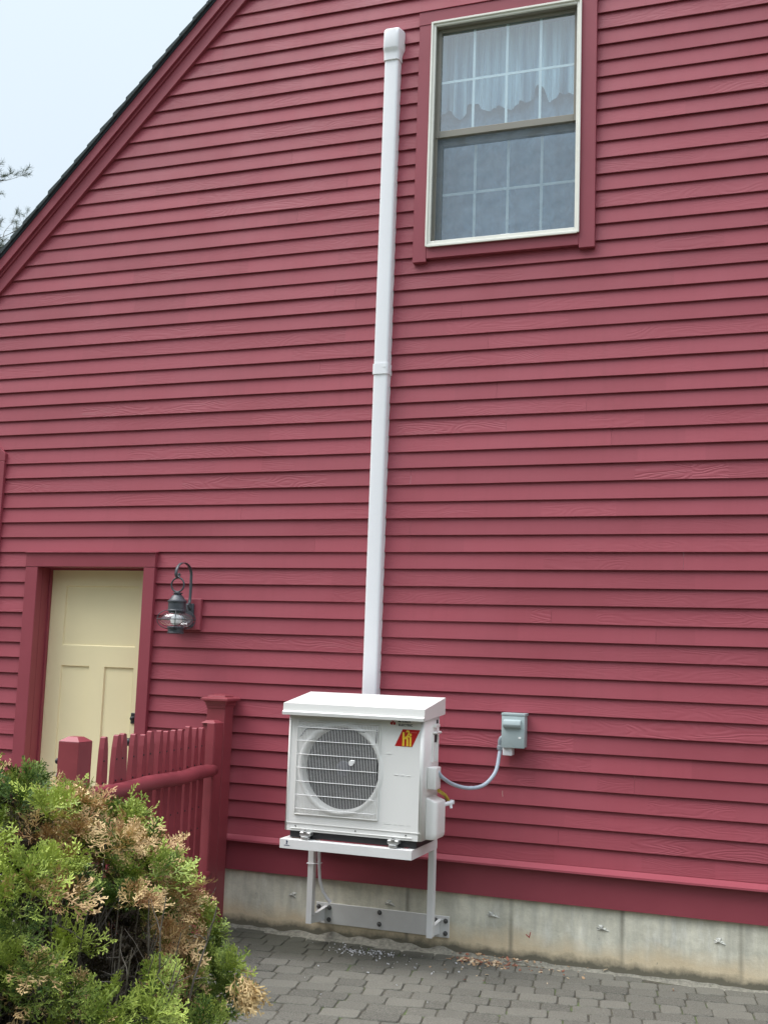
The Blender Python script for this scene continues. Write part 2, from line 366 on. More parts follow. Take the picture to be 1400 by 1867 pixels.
# ------------------------------------------------------------------ ground
def sheet(name, mat, x0, x1, y0, y1, z, kind='structure'):
    b = MB(); b.poly([(x0, y0, z), (x1, y0, z), (x1, y1, z), (x0, y1, z)]); o = b.build(name, mat); return tag(o, kind=kind)
sheet('ground', mEARTH, -150, 150, -150, 150, -.06)
sheet('paver_bed', mJOINT, -9, 5, -9, -.001, -.0055)
def attr_face(me, name, vals):
    a = me.attributes.new(name, 'FLOAT', 'FACE'); a.data.foreach_set('value', vals)
rp = random.Random(11)
bm = bmesh.new(); rv = []
y = 1.2; row = 0
ROW = .128
CA, SA = math.cos(math.radians(10)), math.sin(math.radians(10))
while y > -8.5:
    d = ROW+rp.uniform(-.004, .004); x = -8.5+rp.uniform(0, .2)
    while x < 4.6:
        wd = rp.choice((.10, .145, .145, .19, .19))
        if (x+wd/2)*SA+(y-d/2)*CA > -.035 or (x+wd/2)*SA+(y-d/2)*CA < -8: x += wd; continue
        g = .0026
        x0, x1, y1, y0 = x+g, x+wd-g, y-g, y-d+g
        zt = rp.uniform(-.0025, .0025); tx = rp.uniform(-.012, .012); ty = rp.uniform(-.012, .012)
        hb = .0045; bz = -.005
        cx, cy = (x0+x1)/2, (y0+y1)/2
        wav = .006*math.sin(cx*1.9+row*.13)+.003*math.sin(cx*5+1)
        def P(px, py, pz): return (px*CA-(py+wav)*SA, min(px*SA+(py+wav)*CA, -.002), pz+tx*(px-cx)+ty*(py-cy))
        jit = lambda: rp.uniform(-.0022, .0022)
        # rounded-corner outline
        cr_ = .013; out8 = []
        for (ax, ay, bx, by) in ((x0+cr_, y0, x1-cr_, y0), (x1, y0+cr_, x1, y1-cr_), (x1-cr_, y1, x0+cr_, y1), (x0, y1-cr_, x0, y0+cr_)):
            mxp, myp = (ax+bx)/2+jit(), (ay+by)/2+jit()
            out8 += [(ax+jit(), ay+jit()), (mxp, myp), (bx+jit(), by+jit())]
        lo = [bm.verts.new(P(q[0], q[1], -.016)) for q in out8]
        mi_ = [bm.verts.new(P(q[0], q[1], zt+bz)) for q in out8]
        up = [bm.verts.new(P(q[0]+(cx-q[0])*hb/abs(wd/2), q[1]+(cy-q[1])*hb/abs(d/2), zt)) for q in out8]
        n = len(out8); val = rp.random()
        bm.faces.new(up); rv.append(val)
        for i in range(n):
            f = bm.faces.new((mi_[i], mi_[(i+1)%n], up[(i+1)%n], up[i])); f.smooth = True; rv.append(val)
            bm.faces.new((lo[i], lo[(i+1)%n], mi_[(i+1)%n], mi_[i])); rv.append(val)
        x += wd
    y -= d; row += 1
me = bpy.data.meshes.new('patio'); bm.to_mesh(me); bm.free(); me.materials.append(mPAVE); attr_face(me, 'rnd', rv)
o = bpy.data.objects.new('patio', me); COL.objects.link(o); tag(o, kind='structure')

# sandy mortar and soil spilled along the footing
b = MB(); nx, ny = 150, 12; rs = random.Random(4)
grid = []
for i in range(nx+1):
    X_ = -3.6+i*(3.6+1.2)/nx; rowv = []
    wd = .055+.05*mnoise.noise(Vector((X_*3.1, 0, 0)))+.06*math.exp(-((X_+2.45)/.42)**2)+.05*math.exp(-((X_+1.75)/.25)**2)
    wd = max(wd, .012)
    hh = .020+.022*math.exp(-((X_+2.35)/.5)**2)
    for j in range(ny+1):
        t_ = j/ny; yy = -.0-t_*wd; z_ = -.006+(hh*(1-t_)**1.1)*(.75+.8*mnoise.noise(Vector((X_*9, yy*22, 3))))+.004*mnoise.noise(Vector((X_*60, yy*60, 1)))
        if j == ny: z_ = -.012
        rowv.append(b.bm.verts.new((X_, yy, z_)))
    grid.append(rowv)
for i in range(nx):
    for j in range(ny):
        b.bm.faces.new((grid[i][j], grid[i][j+1], grid[i+1][j+1], grid[i+1][j])).smooth = True
o = b.build('soil_strip', mSOIL); tag(o, kind='structure')

def chips(name, mats, spots, label, cat, smin, smax, flat=.35, seed=1):
    rc = random.Random(seed); b = MB()
    for (cx, cy, sx, sy, n) in spots:
        for _ in range(n):
            x, yv = rc.gauss(cx, sx), rc.gauss(cy, sy)
            if yv > -.012: yv = -.012-rc.random()*.03
            s = rc.uniform(smin, smax)*(.6 if rc.random() < .5 else 1); k = rc.randint(4, 6); a0 = rc.uniform(0, 6.3); z0 = .002+rc.random()*.004+(.014 if yv > -.06 else 0)
            el = rc.uniform(.6, 1.8); th = rc.uniform(0, 3.14)
            tp, bt = [], []
            tlt = Vector((rc.uniform(-.4, .4), rc.uniform(-.4, .4)))
            for q in range(k):
                a = a0+2*math.pi*q/k+rc.uniform(-.2, .2); rr = s*rc.uniform(.6, 1)
                u, v = rr*math.cos(a)*el, rr*math.sin(a)/el
                px, py = x+u*math.cos(th)-v*math.sin(th), yv+u*math.sin(th)+v*math.cos(th)
                dz = tlt.x*(px-x)+tlt.y*(py-yv)
                tp.append(b.bm.verts.new((px, py, z0+s*flat+dz))); bt.append(b.bm.verts.new((px, py, z0-.002+dz)))
            mi = rc.randrange(len(mats)); F = [b.bm.faces.new(tp), b.bm.faces.new(bt[::-1])]
            for q in range(k): F.append(b.bm.faces.new((bt[q], bt[(q+1)%k], tp[(q+1)%k], tp[q])))
            for f in F: f.material_index = mi
    return tag(b.build(name, mats), label, cat, kind='stuff')
mCH1 = mottled('pale_chip', (.62, .62, .64), .8, .1); mCH2 = mottled('grey_chip', (.33, .33, .34), .8, .1)
chips('mortar_chips', [mCH1, mCH1, mCH2], [(-2.36, -.24, .075, .035, 95), (-2.22, -.21, .07, .03, 34), (-1.95, -.33, .2, .10, 16), (-2.2, -.6, .35, .25, 12), (-2.5, -.18, .1, .04, 12)],
      'white and grey mortar chips scattered under the heat pump', 'rubble', .0025, .0075, .5, 3)
mLF1 = mottled('dry_leaf', (.42, .27, .15), .8, .2); mLF2 = mottled('pale_leaf', (.55, .43, .29), .8, .2); mLF3 = mottled('red_brown_leaf', (.26, .10, .06), .8, .2)
chips('leaf_litter', [mLF1, mLF2, mLF3], [(-1.66, -.10, .09, .04, 150), (-1.50, -.09, .13, .045, 60), (-1.3, -.2, .3, .12, 26), (-1.75, -.3, .15, .1, 14)],
      'brown dried leaf bits scattered at the foot of the foundation', 'leaf litter', .004, .014, .12, 5)

# ------------------------------------------------------------------ house
house = thing('house', (-.5, 0, 0), 'large red clapboard house with a steep gable and concrete foundation', 'house')
XL, XR, APX = -6.45, 5.45, -.5
SL = 1.035
def rake(b_, x): return min(SL*x+b_, SL*(2*APX-x)+b_)
EXP = .1016; ZK = 5.8246
openings = [(-2.195, -1.165, 4.10, 5.66), (-4.89, -3.975, .0, 2.215), (-6.2, -5.235, 1.3, 2.90)]
rs = random.Random(21)
bm = bmesh.new(); V1 = []; V2 = []
KG, XG0, XG1 = 31, -.93, -.45
LIP, TOPY = -.0175, -.002
def quad(p, r_v, g_v):
    if g_v and k == KG and XG0 < (p[0][0]+p[1][0])/2 < XG1: g_v = 1.9
    bm.faces.new([bm.verts.new(q) for q in p]); V1.append(r_v); V2.append(g_v)
for k in range(-36, 53):
    z0 = ZK-EXP*k+rs.uniform(-.0012, .0012); z1 = z0+EXP+.006
    def lx(z): return max(XL, (z-9.672)/SL)
    def rx(z): return min(XR, 2*APX-(z-9.672)/SL)
    if rx(z0) <= lx(z0)+.05: continue
    cuts = []
    for (a, c_, zb, zt) in openings:
        if zb < z0+.055 < zt: cuts.append((a, c_))
    ints = []; cur = lx(z0)
    for a, c_ in sorted(cuts):
        if a > cur: ints.append((cur, a))
        cur = max(cur, c_)
    ints.append((cur, rx(z0)))
    for (a, c_) in ints:
        x = a; board_end = a+rs.uniform(1.2, 6.5); bt = rs.random(); lipj = rs.uniform(-.001, .001)
        while x < c_-1e-4:
            seg = rs.choice((rs.uniform(.18, .5), rs.uniform(.3, 1.1), rs.uniform(.5, 1.4)))
            x2 = min(x+seg, c_); gap = 0
            if x2 >= board_end and x2 < c_-.2: x2 = max(x+.12, board_end); gap = .0008; board_end = x2+rs.uniform(2.8, 6.0)
            if c_-x2 < .1: x2 = c_
            xa_t = lx(z1) if abs(x-lx(z0)) < 1e-6 and x > XL+.01 else x
            xb_t = rx(z1) if abs(x2-rx(z0)) < 1e-6 and x2 < XR-.01 else x2
            xe, xte = x2-gap, xb_t-gap
            if xte < xa_t: xte = xa_t
            rv_ = min(1, max(0, .5*bt+.5*rs.random())); g_ = 0.05 if rs.random() < .55 else (1.3 if rs.random() < .05 else rs.uniform(.15, .85))
            lj = LIP+lipj
            n_ = max(1, int((xe-x)/.4)); 
            # front face with a slightly eased lower edge
            e = .0022
            ns = max(1, int((xe-x)/.16))
            def wz(q): return .0017*mnoise.noise(Vector((q*1.1, k*3.7, 0)))+.0009*mnoise.noise(Vector((q*4.3, k*2.1, 5)))
            def wy(q): return .0026*mnoise.noise(Vector((q*.9, k*5.3, 9)))
            for q in range(ns):
                a0, a1 = x+(xe-x)*q/ns, x+(xe-x)*(q+1)/ns; t0, t1 = xa_t+(xte-xa_t)*q/ns, xa_t+(xte-xa_t)*(q+1)/ns
                za, zb_, ya, yb_ = z0+wz(a0), z0+wz(a1), lj+wy(a0), lj+wy(a1)
                quad([(a0, ya+e*.6, za), (a1, yb_+e*.6, zb_), (a1, yb_, zb_+e), (a0, ya, za+e)], rv_, 0)
                quad([(a0, ya, za+e), (a1, yb_, zb_+e), (t1, TOPY, z1), (t0, TOPY, z1)], rv_, g_)
                quad([(a0, .016, z0+.013), (a1, .016, z0+.013), (a1, yb_+e*.6, zb_), (a0, ya+e*.6, za)], rv_, 0)
            if gap:
                quad([(xe, lj, z0), (xe, .0, z0), (xte, .0, z1), (xte, TOPY, z1)], rv_, 0)
                quad([(xe, TOPY+.004, z0), (x2+.002, TOPY+.004, z0), (x2+.002, TOPY+.004, z1), (xe, TOPY+.004, z1)], 0., 0)
            x = x2
        bt = rs.random()
me = bpy.data.meshes.new('siding'); bm.to_mesh(me); bm.free(); me.materials.append(mRED); attr_face(me, 'rnd', V1); attr_face(me, 'grain', V2)
siding = bpy.data.objects.new('siding', me); COL.objects.link(siding); siding.parent = house
for v in me.vertices: v.co.x -= -.5
# foundation: slab with small form-tie blemishes
b = MB(); b.box(XL+.02, XR-.02, .0, .25, -.05, .345)
b.build('foundation', mCONC, house)
mTIE = mottled('tie_cement', (.52, .52, .47), .85, .5, 90, 90, .6)
rt = random.Random(9)
for i in range(-7, 11):
    X_ = -1.66+i*.61; zt = .225+rt.uniform(-.008, .008)
    b = MB(); n_ = 22; ph = rt.uniform(0, 6)
    if i in (3, -4, 6): continue
    ctr = b.bm.verts.new((X_, -.010, zt)); R1, R2 = [], []
    for q in range(n_):
        a = 2*math.pi*q/n_; rr = .016*(1+.35*math.sin(3*a+ph)+.25*math.sin(7*a+2*ph)); ex = 1.9+.6*math.sin(2*a+ph)
        R1.append(b.bm.verts.new((X_+rr*.5*ex*math.cos(a), -.004-.003*rt.random(), zt+rr*.5*math.sin(a)))); R2.append(b.bm.verts.new((X_+rr*ex*math.cos(a), .001, zt+rr*math.sin(a))))
    for q in range(n_): b.bm.faces.new((ctr, R1[q], R1[(q+1)%n_])); b.bm.faces.new((R1[q], R2[q], R2[(q+1)%n_], R1[(q+1)%n_]))
    b.build('form_tie', mTIE, house)
# base trim
for xa, xb in ((XL, -4.934), (-3.930, XR)):
    b = MB(); b.box(xa, xb, -.022, -.001, .333, .508, .0015); b.build('skirt_board', mTRIM, house)
for xa, xb in ((XL-.01, -4.934), (-3.930, XR+.01)):
    b = MB(); b.prism([(-.002, .549), (-.060, .519), (-.0615, .5085), (-.052, .506), (-.002, .506)], 'x', xa, xb); b.build('water_table', mTRIM, house)
# gable trim (left and right rakes)
def rakeboard(name, mat, b0, b1, y0, y1, z_end=2.9):
    bb = MB()
    for sgn in (1, -1):
        def P(x, bo): return (APX+(x-APX)*sgn, SL*x+bo)
        xe = -6.75
        q = [P(xe, b0), P(APX, b0), P(APX, b1), P(xe, b1)]
        bb.prism(q, 'y', y0, y1, .0015)
    return bb.build(name, mat, house)
rakeboard('frieze_board', mTRIM, 9.632, 9.80, -.036, -.001)
rakeboard('soffit', mTRIM, 9.745, 9.80, -.0485, -.0365)
rakeboard('fascia_board', mTRIM, 9.770, 9.858, -.068, -.049)
rakeboard('drip_edge', mottled('dark_metal_drip', (.05, .06, .075), .3, .1, 9, 60, .0, metal=.3), 9.8585, 9.876, -.076, .2)
# shingled roof: overlapping courses with an uneven rake edge
bb = MB(); rr_ = random.Random(3)
for sgn in (1, -1):
    xx = -6.9; 
    while xx < APX:
        x2 = min(xx+.098, APX+.02); ed = -.086-rr_.uniform(0, .008); th = rr_.uniform(.010, .014)
        def Q(x, o_): return (APX+(x-APX)*sgn, SL*x+o_)
        bb.prism([Q(xx, 9.877), Q(x2+.02, 9.877), Q(x2+.02, 9.897), Q(xx, 9.897+th*1.5)], 'y', ed, 9.2)
        xx = x2 if x2 < APX else APX+1
bb.build('roof', mSHIN, house)
# side and back walls
b = MB(); zt = rake(9.63, XL)
b.box(XL, XL+.02, .0, 9, .33, zt); b.box(XR-.02, XR, .0, 9, .33, zt); b.box(XL+.02, XR-.02, 8.98, 9, .33, zt); b.build('side_wall', mRED, house)
for xa in (XL-.02, XR-.12):
    b = MB(); b.box(xa, xa+.14, -.034, -.0, .55, zt-.1, .002); b.build('corner_board', mTRIM, house)

# ---- window
def make_window(x0, x1, z0, z1, full=True):
    """x0..x1, z0..z1 = outer edge of the red casing"""
    fx0, fx1, fz0, fz1 = x0+.087, x1-.093, z0+.094, z1-.088
    b = MB()
    b.box(x0, fx0, -.042, .02, z0, z1-.09, .002); b.box(fx1, x1, -.042, .02, z0, z1-.09, .002)
    b.box(fx0+.0005, fx1-.0005, -.041, .02, z0+.02, fz0, .002); b.box(x0-.004, x1+.004, -.045, .02, z1-.0895, z1, .002)
    b.prism([(-.05, z1+.001), (-.002, z1+.012), (-.002, z1+.001)], 'x', x0-.006, x1+.006)
    w_ = b.build('window', mTRIM, house)
    b = MB(); t1 = .025
    for (a, c_, p, q) in ((fx0, fx0+t1, fz0, fz1), (fx1-t1, fx1, fz0, fz1), (fx0+t1, fx1-t1, fz0, fz0+t1+.006), (fx0+t1, fx1-t1, fz1-t1, fz1)):
        b.box(a, c_, -.050, -.034, p, q, .0025)
        # stepped outer lip
    for (a, c_, p, q) in ((fx0-.004, fx0+.009, fz0-.004, fz1+.004), (fx1-.009, fx1+.004, fz0-.004, fz1+.004), (fx0+.009, fx1-.009, fz0-.008, fz0+.008), (fx0+.009, fx1-.009, fz1-.009, fz1+.005)):
        b.box(a, c_, -.060, -.0502, p, q, .002)
    b.build('frame', mFRAME, w_)
    b = MB()
    for (a, c_, p, q) in ((fx0, fx0+t1, fz0, fz1), (fx1-t1, fx1, fz0, fz1), (fx0+t1, fx1-t1, fz0, fz0+t1+.006), (fx0+t1, fx1-t1, fz1-t1, fz1)):
        b.box(a, c_, -.0335, .11, p, q)
    b.build('jamb', mSASH, w_)
    ix0, ix1, iz0, iz1 = fx0+t1, fx1-t1, fz0+t1+.006, fz1-t1
    zm = z0+.836                                     # meeting rail centre
    st = .024
    def sash(name, ya, yb, za, zb, top, bot, sl, sr):
        b = MB(); b.box(ix0, ix0+sl, ya, yb, za, zb, .002); b.box(ix1-sr, ix1, ya, yb, za, zb, .002)
        b.box(ix0+sl, ix1-sr, ya+.0005, yb, za, za+bot, .002); b.box(ix0+sl, ix1-sr, ya+.0005, yb, zb-top, zb, .002)
        s_ = b.build(name, mSASH, w_); b = MB()
        gy = (ya+yb)/2
        b.poly([(ix0+sl, gy, za+bot), (ix1-sr, gy, za+bot), (ix1-sr, gy, zb-top), (ix0+sl, gy, zb-top)])
        return s_, (ix0+sl, ix1-sr, za+bot, zb-top, gy), b
    us, ug, gb = sash('upper_sash', -.002, .030, zm-.026, iz1, .022, .044, st, st); gb.build('pane', mGLASS, w_)
    ls, lg, gb = sash('lower_sash', .046, .080, iz0, zm+.004, .066, .024, .034, .018); gb.build('pane', mGLASS, w_)
    for (g, base) in ((ug, us), (lg, ls)):
        b = MB(); a, c_, p, q, gy = g; hw = .0078
        zc = (p+q)/2
        for i in (1, 2, 3):
            xc = a+(c_-a)*i/4
            b.box(xc-hw, xc+hw, gy+.004, gy+.010, p, zc-hw); b.box(xc-hw, xc+hw, gy+.004, gy+.010, zc+hw, q)
        b.box(a, c_, gy+.0045, gy+.0095, zc-hw, zc+hw)
        b.build('muntin', mMUNT, w_)
    # half insect screen over the lower sash
    b = MB(); b.poly([(ix0+.012, .012, iz0+.008), (ix1-.008, .012, iz0+.008), (ix1-.008, .012, zm-.03), (ix0+.012, .012, zm-.03)])
    b.build('screen', mSCREEN, w_)
    b = MB(); b.box(ix0+.001, ix0+.012, .004, .02, iz0, zm-.024); b.box(ix1-.008, ix1-.001, .004, .02, iz0, zm-.024); b.box(ix0+.012, ix1-.008, .004, .02, iz0, iz0+.010)
    b.build('screen_frame', mSASH, w_)
    xc = (ix0+ix1)/2+.02
    b = MB(); b.box(xc-.032, xc+.022, -.004, .003, iz0+.002, iz0+.006); b.box(xc-.032, xc+.022, -.004, .003, iz0+.016, iz0+.019); b.box(xc-.032, xc-.028, -.004, .003, iz0+.006, iz0+.016); b.box(xc+.018, xc+.022, -.004, .003, iz0+.006, iz0+.016)
    b.build('lift_tab', mMUNT, w_)
    return w_, (ix0, ix1, iz0, iz1, zm)
win, wi = make_window(-2.241, -1.122, 4.056, 5.700)
# dim room behind the window
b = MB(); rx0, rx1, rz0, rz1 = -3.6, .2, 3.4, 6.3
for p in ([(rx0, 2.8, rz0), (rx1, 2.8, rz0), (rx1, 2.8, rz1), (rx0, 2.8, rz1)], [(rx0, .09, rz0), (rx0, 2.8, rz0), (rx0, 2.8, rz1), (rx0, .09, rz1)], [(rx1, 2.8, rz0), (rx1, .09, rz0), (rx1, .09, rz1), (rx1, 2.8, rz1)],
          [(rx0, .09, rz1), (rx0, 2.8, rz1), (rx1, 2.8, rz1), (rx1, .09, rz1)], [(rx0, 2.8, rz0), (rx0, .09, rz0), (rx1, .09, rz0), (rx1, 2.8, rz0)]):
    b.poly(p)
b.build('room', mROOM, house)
# curtain cloth
def cloth(name, mat, x0, x1, ztop, hem, yc, amp, nf, label, cat, seed):
    rc = random.Random(seed); b = MB(); nx, nz_ = 150, 14; g = []
    ph = [rc.uniform(0, 6.3) for _ in range(4)]
    for i in range(nx+1):
        u = i/nx; x = x0+(x1-x0)*u; zb = hem(u); col = []
        for j in range(nz_+1):
            t_ = j/nz_; z = ztop+(zb-ztop)*t_
            yv = yc+amp*(.45+.55*t_)*(math.sin(u*nf*6.283+ph[0]+.8*math.sin(u*9+ph[1]))+.5*math.sin(u*nf*2.3*6.283+ph[2]))
            xx = x+.006*math.sin(u*nf*6.283*1.3+ph[3])*t_
            col.append(b.bm.verts.new((xx, yv, z)))
        g.append(col)
    for i in range(nx):
        for j in range(nz_): b.bm.faces.new((g[i][j], g[i][j+1], g[i+1][j+1], g[i+1][j])).smooth = True
    return tag(b.build(name, mat, loc=((x0+x1)/2, yc, ztop)), label, cat)
ix0, ix1, iz0, iz1, zm = wi
def hem1(u):
    s = zm+.150+.006*math.sin(u*31)
    for c_, w_, h_ in ((.09, .045, .06), (.27, .05, .085), (.40, .05, .045), (.57, .07, .05), (.69, .05, .13), (.84, .07, .07), (.97, .05, .06)):
        s += h_*math.exp(-((u-c_)/w_)**2)
    return s
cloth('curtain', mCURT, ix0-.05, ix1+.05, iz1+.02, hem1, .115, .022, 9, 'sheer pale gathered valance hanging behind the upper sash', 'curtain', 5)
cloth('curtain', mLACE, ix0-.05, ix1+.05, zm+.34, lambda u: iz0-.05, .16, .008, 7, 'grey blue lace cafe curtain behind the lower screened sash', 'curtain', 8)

# second window, almost wholly out of frame at the left, with a peaked head trim
b = MB(); b.box(-6.28, -6.19, -.042, .02, 1.28, 2.93, .002); b.box(-5.27, -5.178, -.036, .02, 1.28, 2.899, .002); b.box(-6.19, -5.27, -.041, .02, 1.30, 1.38, .002)
b.prism([(-6.29, 2.90), (-5.176, 2.90), (-5.176, 2.953), (-5.73, 3.42), (-6.29, 2.953)], 'y', -.036, .02, .003)
w2 = b.build('window', mTRIM, house)
b = MB(); b.box(-6.19, -5.27, .03, .05, 1.38, 2.95); b.build('sash', mSASH, w2)
b = MB(); b.poly([(-6.12, .028, 1.45), (-5.34, .028, 1.45), (-5.34, .028, 2.88), (-6.12, .028, 2.88)]); b.build('pane', mGLASS, w2)

# ---- door
dx0, dx1, dzt = -4.836, -4.014, 2.168
b = MB()
b.box(-4.932, dx0, -.042, .02, .348, 2.1675, .002); b.box(dx1, -3.932, -.042, .02, .348, 2.1675, .002)
b.box(-4.934, -3.930, -.044, .02, dzt, 2.262, .002)
b.box(dx0-.03, dx0, .0205, .17, .348, dzt, 0); b.box(dx1, dx1+.03, .0205, .17, .348, dzt, 0); b.box(dx0, dx1, .0205, .17, dzt, dzt+.03, 0)
b.box(dx0, dx0+.012, .095, .118, .386, dzt, .001); b.box(dx1-.012, dx1, .095, .118, .386, dzt, .001); b.box(dx0+.012, dx1-.012, .095, .118, dzt-.012, dzt, .001)
b.prism([(-.058, 2.2625), (-.002, 2.272), (-.002, 2.2625)], 'x', -4.94, -3.924)
door = b.build('door', mTRIM, house)
# slab with three recessed panels
b = MB(); yf = .120; rec = .011; sx0, sx1 = dx0+.0005, dx1-.0005
PX = [(-4.712, -4.144, 1.650, 2.052)]
lowz = .52
PX += [(-4.712, -4.488, lowz, 1.516), (-4.370, -4.146, lowz, 1.516)]
b.box(sx0, sx1, yf+rec+.001, yf+.04, .387, dzt-.001)
xs = [sx0, -4.712, -4.488, -4.370, -4.145, sx1]; zs = [.387, lowz, 1.516, 1.650, 2.052, dzt-.001]
def inpanel(xc, zc): return any(a < xc < c_ and p < zc < q for a, c_, p, q in PX)
for i in range(5):
    for j in range(5):
        xa, xb, za, zb = xs[i], xs[i+1], zs[j], zs[j+1]
        if not inpanel((xa+xb)/2, (za+zb)/2): b.poly([(xa, yf, za), (xb, yf, za), (xb, yf, zb), (xa, yf, zb)])
for (a, c_, p, q) in PX:
    e = .006
    o4 = [(a, yf, p), (c_, yf, p), (c_, yf, q), (a, yf, q)]; i4 = [(a+e, yf+rec, p+e), (c_-e, yf+rec, p+e), (c_-e, yf+rec, q-e), (a+e, yf+rec, q-e)]
    for k in range(4): b.poly([o4[k], o4[(k+1)%4], i4[(k+1)%4], i4[k]])
    b.poly(i4)
b.build('door_panel', mCREAM, door)
b = MB(); b.box(-4.140, -4.098, yf-.008, yf-.0005, 1.155, 1.225, .003); b.lathe([(.001, -.03), (.013, -.03), (.014, -.008), (.02, -.006)], (-4.119, yf, 1.19), 16, 'y'); b.build('deadbolt', mBLACK, door)
b = MB(); b.lathe([(.001, -.060), (.016, -.058), (.026, -.045), (.024, -.030), (.010, -.022), (.010, -.008), (.030, -.006), (.030, -.001)], (-4.122, yf, 1.04), 20, 'y'); b.build('door_knob', mBLACK, door)
b = MB(); b.box(dx0, dx1, -.03, .17, .348, .386, .003); b.build('threshold', mSTEEL, door)
b = MB(); b.box(-5.0, -3.86, -.36, -.003, -.02, .19, .012, 2); b.build('doorstep', mCONC, house)
# block behind the lantern
b = MB(); b.box(-3.775, -3.583, -.036, -.004, 1.772, 1.969, .003); b.build('mounting_block', mTRIM, house)

# ------------------------------------------------------------------ lantern
lx_, ly_ = -3.652, -.212
lan = thing('wall_lantern', (-3.665, -.036, 1.865), 'black onion style lantern with clear globe hanging from a scrolled arm beside the cream door', 'lantern')
b = MB(); b.box(-3.722, -3.628, -.050, -.0365, 1.790, 1.938, .004, 2); b.build('back_plate', mIRON, lan, True)
# flat scrolled arm
def ribbon(b, pts, wd, th):
    """flat strap running in the Y-Z plane, width along X"""
    n = len(pts); A = []
    for i, (y_, z_) in enumerate(pts):
        d = Vector((pts[min(i+1, n-1)][0]-pts[max(i-1, 0)][0], pts[min(i+1, n-1)][1]-pts[max(i-1, 0)][1])).normalized()
        nn = Vector((-d.y, d.x))*th/2
        A.append([b.bm.verts.new((lx_+sx*wd/2, y_+s*nn.x, z_+s*nn.y)) for sx, s in ((-1, 1), (1, 1), (1, -1), (-1, -1))])
    for i in range(n-1):
        for k in range(4): b.bm.faces.new((A[i][k], A[i][(k+1)%4], A[i+1][(k+1)%4], A[i+1][k])).smooth = True
    b.bm.faces.new(A[0]); b.bm.faces.new(A[-1][::-1])
arm = [(-.078, 1.925), (-.060, 1.945), (-.056, 1.98), (-.055, 2.04), (-.057, 2.09)]
for k in range(13):
    a = math.radians(0+k*15); arm.append((-.152+.095*math.cos(a), 2.115+.072*math.sin(a)))
arm += [(-.247, 2.105), (-.240, 2.094), (-.226, 2.088), (-.212, 2.094), (-.206, 2.106), (-.212, 2.116)]
b = MB(); ribbon(b, arm, .018, .005); b.tube([(lx_, -.05, 1.90), (lx_, -.070, 1.915), (lx_, -.082, 1.932)], .007, 8); b.build('arm', mIRON, lan)
b = MB(); R_ = .044
b.tube([(lx_+R_*math.cos(a*math.pi/14), ly_-.006, 2.044+R_*math.sin(a*math.pi/14)) for a in range(29)], .0055, 8, caps=False); b.build('ring', mIRON, lan)
b = MB()
b.lathe([(.0, 2.003), (.006, 2.002), (.010, 1.999), (.012, 1.996), (.030, 1.996), (.031, 1.991), (.022, 1.988), (.026, 1.980), (.034, 1.975), (.040, 1.964), (.054, 1.948), (.060, 1.944), (.060, 1.937), (.055, 1.936), (.055, 1.890), (.059, 1.886), (.059, 1.880), (.050, 1.880), (.050, 1.868), (.0, 1.868)], (lx_, ly_, 0), 28)
b.build('hood', mIRON, lan, True)
b = MB(); prof = []
for k in range(15):
    a = math.radians(62-k*124/14); prof.append((.104*math.cos(a)**.75, 1.828+.052*math.sin(a)))
b.lathe(prof, (lx_, ly_, 0), 28); b.build('globe', mGLOBE, lan, True)
b = MB(); b.lathe([(.0, 1.870), (.018, 1.868), (.020, 1.858), (.032, 1.842), (.036, 1.824), (.032, 1.806), (.018, 1.794), (.0, 1.790)], (lx_, ly_, 0), 20); b.build('bulb', mBULB, lan, True)
b = MB()
b.tube([(lx_+.117*math.cos(a*math.pi/16), ly_+.117*math.sin(a*math.pi/16), 1.829) for a in range(33)], .0026, 6, caps=False)
for q in range(4):
    a = math.radians(-63+q*90); pts = []
    for k in range(13):
        t_ = math.radians(75-k*150/12); rr = .117*math.cos(t_)**.6; pts.append((lx_+rr*math.cos(a), ly_+rr*math.sin(a), 1.829+.060*math.sin(t_)))
    b.tube(pts, .0026, 6)
b.build('cage', mIRON, lan)
b = MB(); b.lathe([(.0, 1.751), (.050, 1.751), (.054, 1.747), (.054, 1.738), (.049, 1.735), (.049, 1.716), (.053, 1.712), (.050, 1.706), (.0, 1.706)], (lx_, ly_, 0), 28); b.build('base_collar', mIRON, lan, True)
for o in [c for c in lan.children if c.name.startswith(('base_collar', ))]: o.location.z += .036

# ------------------------------------------------------------------ fence
fence = thing('picket_fence', (-3.27, -1.0, 0), 'dark red picket fence section with a round rail running out from the house', 'fence')
def fx(y): return -3.345+(-.25-y)*(.13/1.5)
def cap_post(x0, x1, y0, y1, zt, chf, nm='post', par=fence, mat=mFENCE, notch=False):
    b = MB()
    if notch:
        b.prism([(x0, y1), (x0, y0+.018), (x0+.042, y0+.018), (x0+.042, y0), (x1-.004, y0), (x1, y0+.012), (x1, y1)], 'z', -.02, zt, .0015)
    else: b.box(x0, x1, y0, y1, -.02, zt, .002)
    e = chf; P0 = [(x0, y0), (x1, y0), (x1, y1), (x0, y1)]; P1 = [(x0+e, y0+e), (x1-e, y0+e), (x1-e, y1-e), (x0+e, y1-e)]
    lo = [b.bm.verts.new((*p, zt+.0005)) for p in P0]; hi = [b.bm.verts.new((*p, zt+e*.72)) for p in P1]
    b.bm.faces.new(hi); b.bm.faces.new(lo[::-1])
    for k in range(4): b.bm.faces.new((lo[k], lo[(k+1)%4], hi[(k+1)%4], hi[k]))
    return b.build(nm, mat, par)
cap_post(-3.392, -3.297, -.302, -.192, 1.215, .022, notch=True)
pl = cap_post(-3.278, -3.166, -1.86, -1.75, 1.158, .030); 
pl.location.z += .040
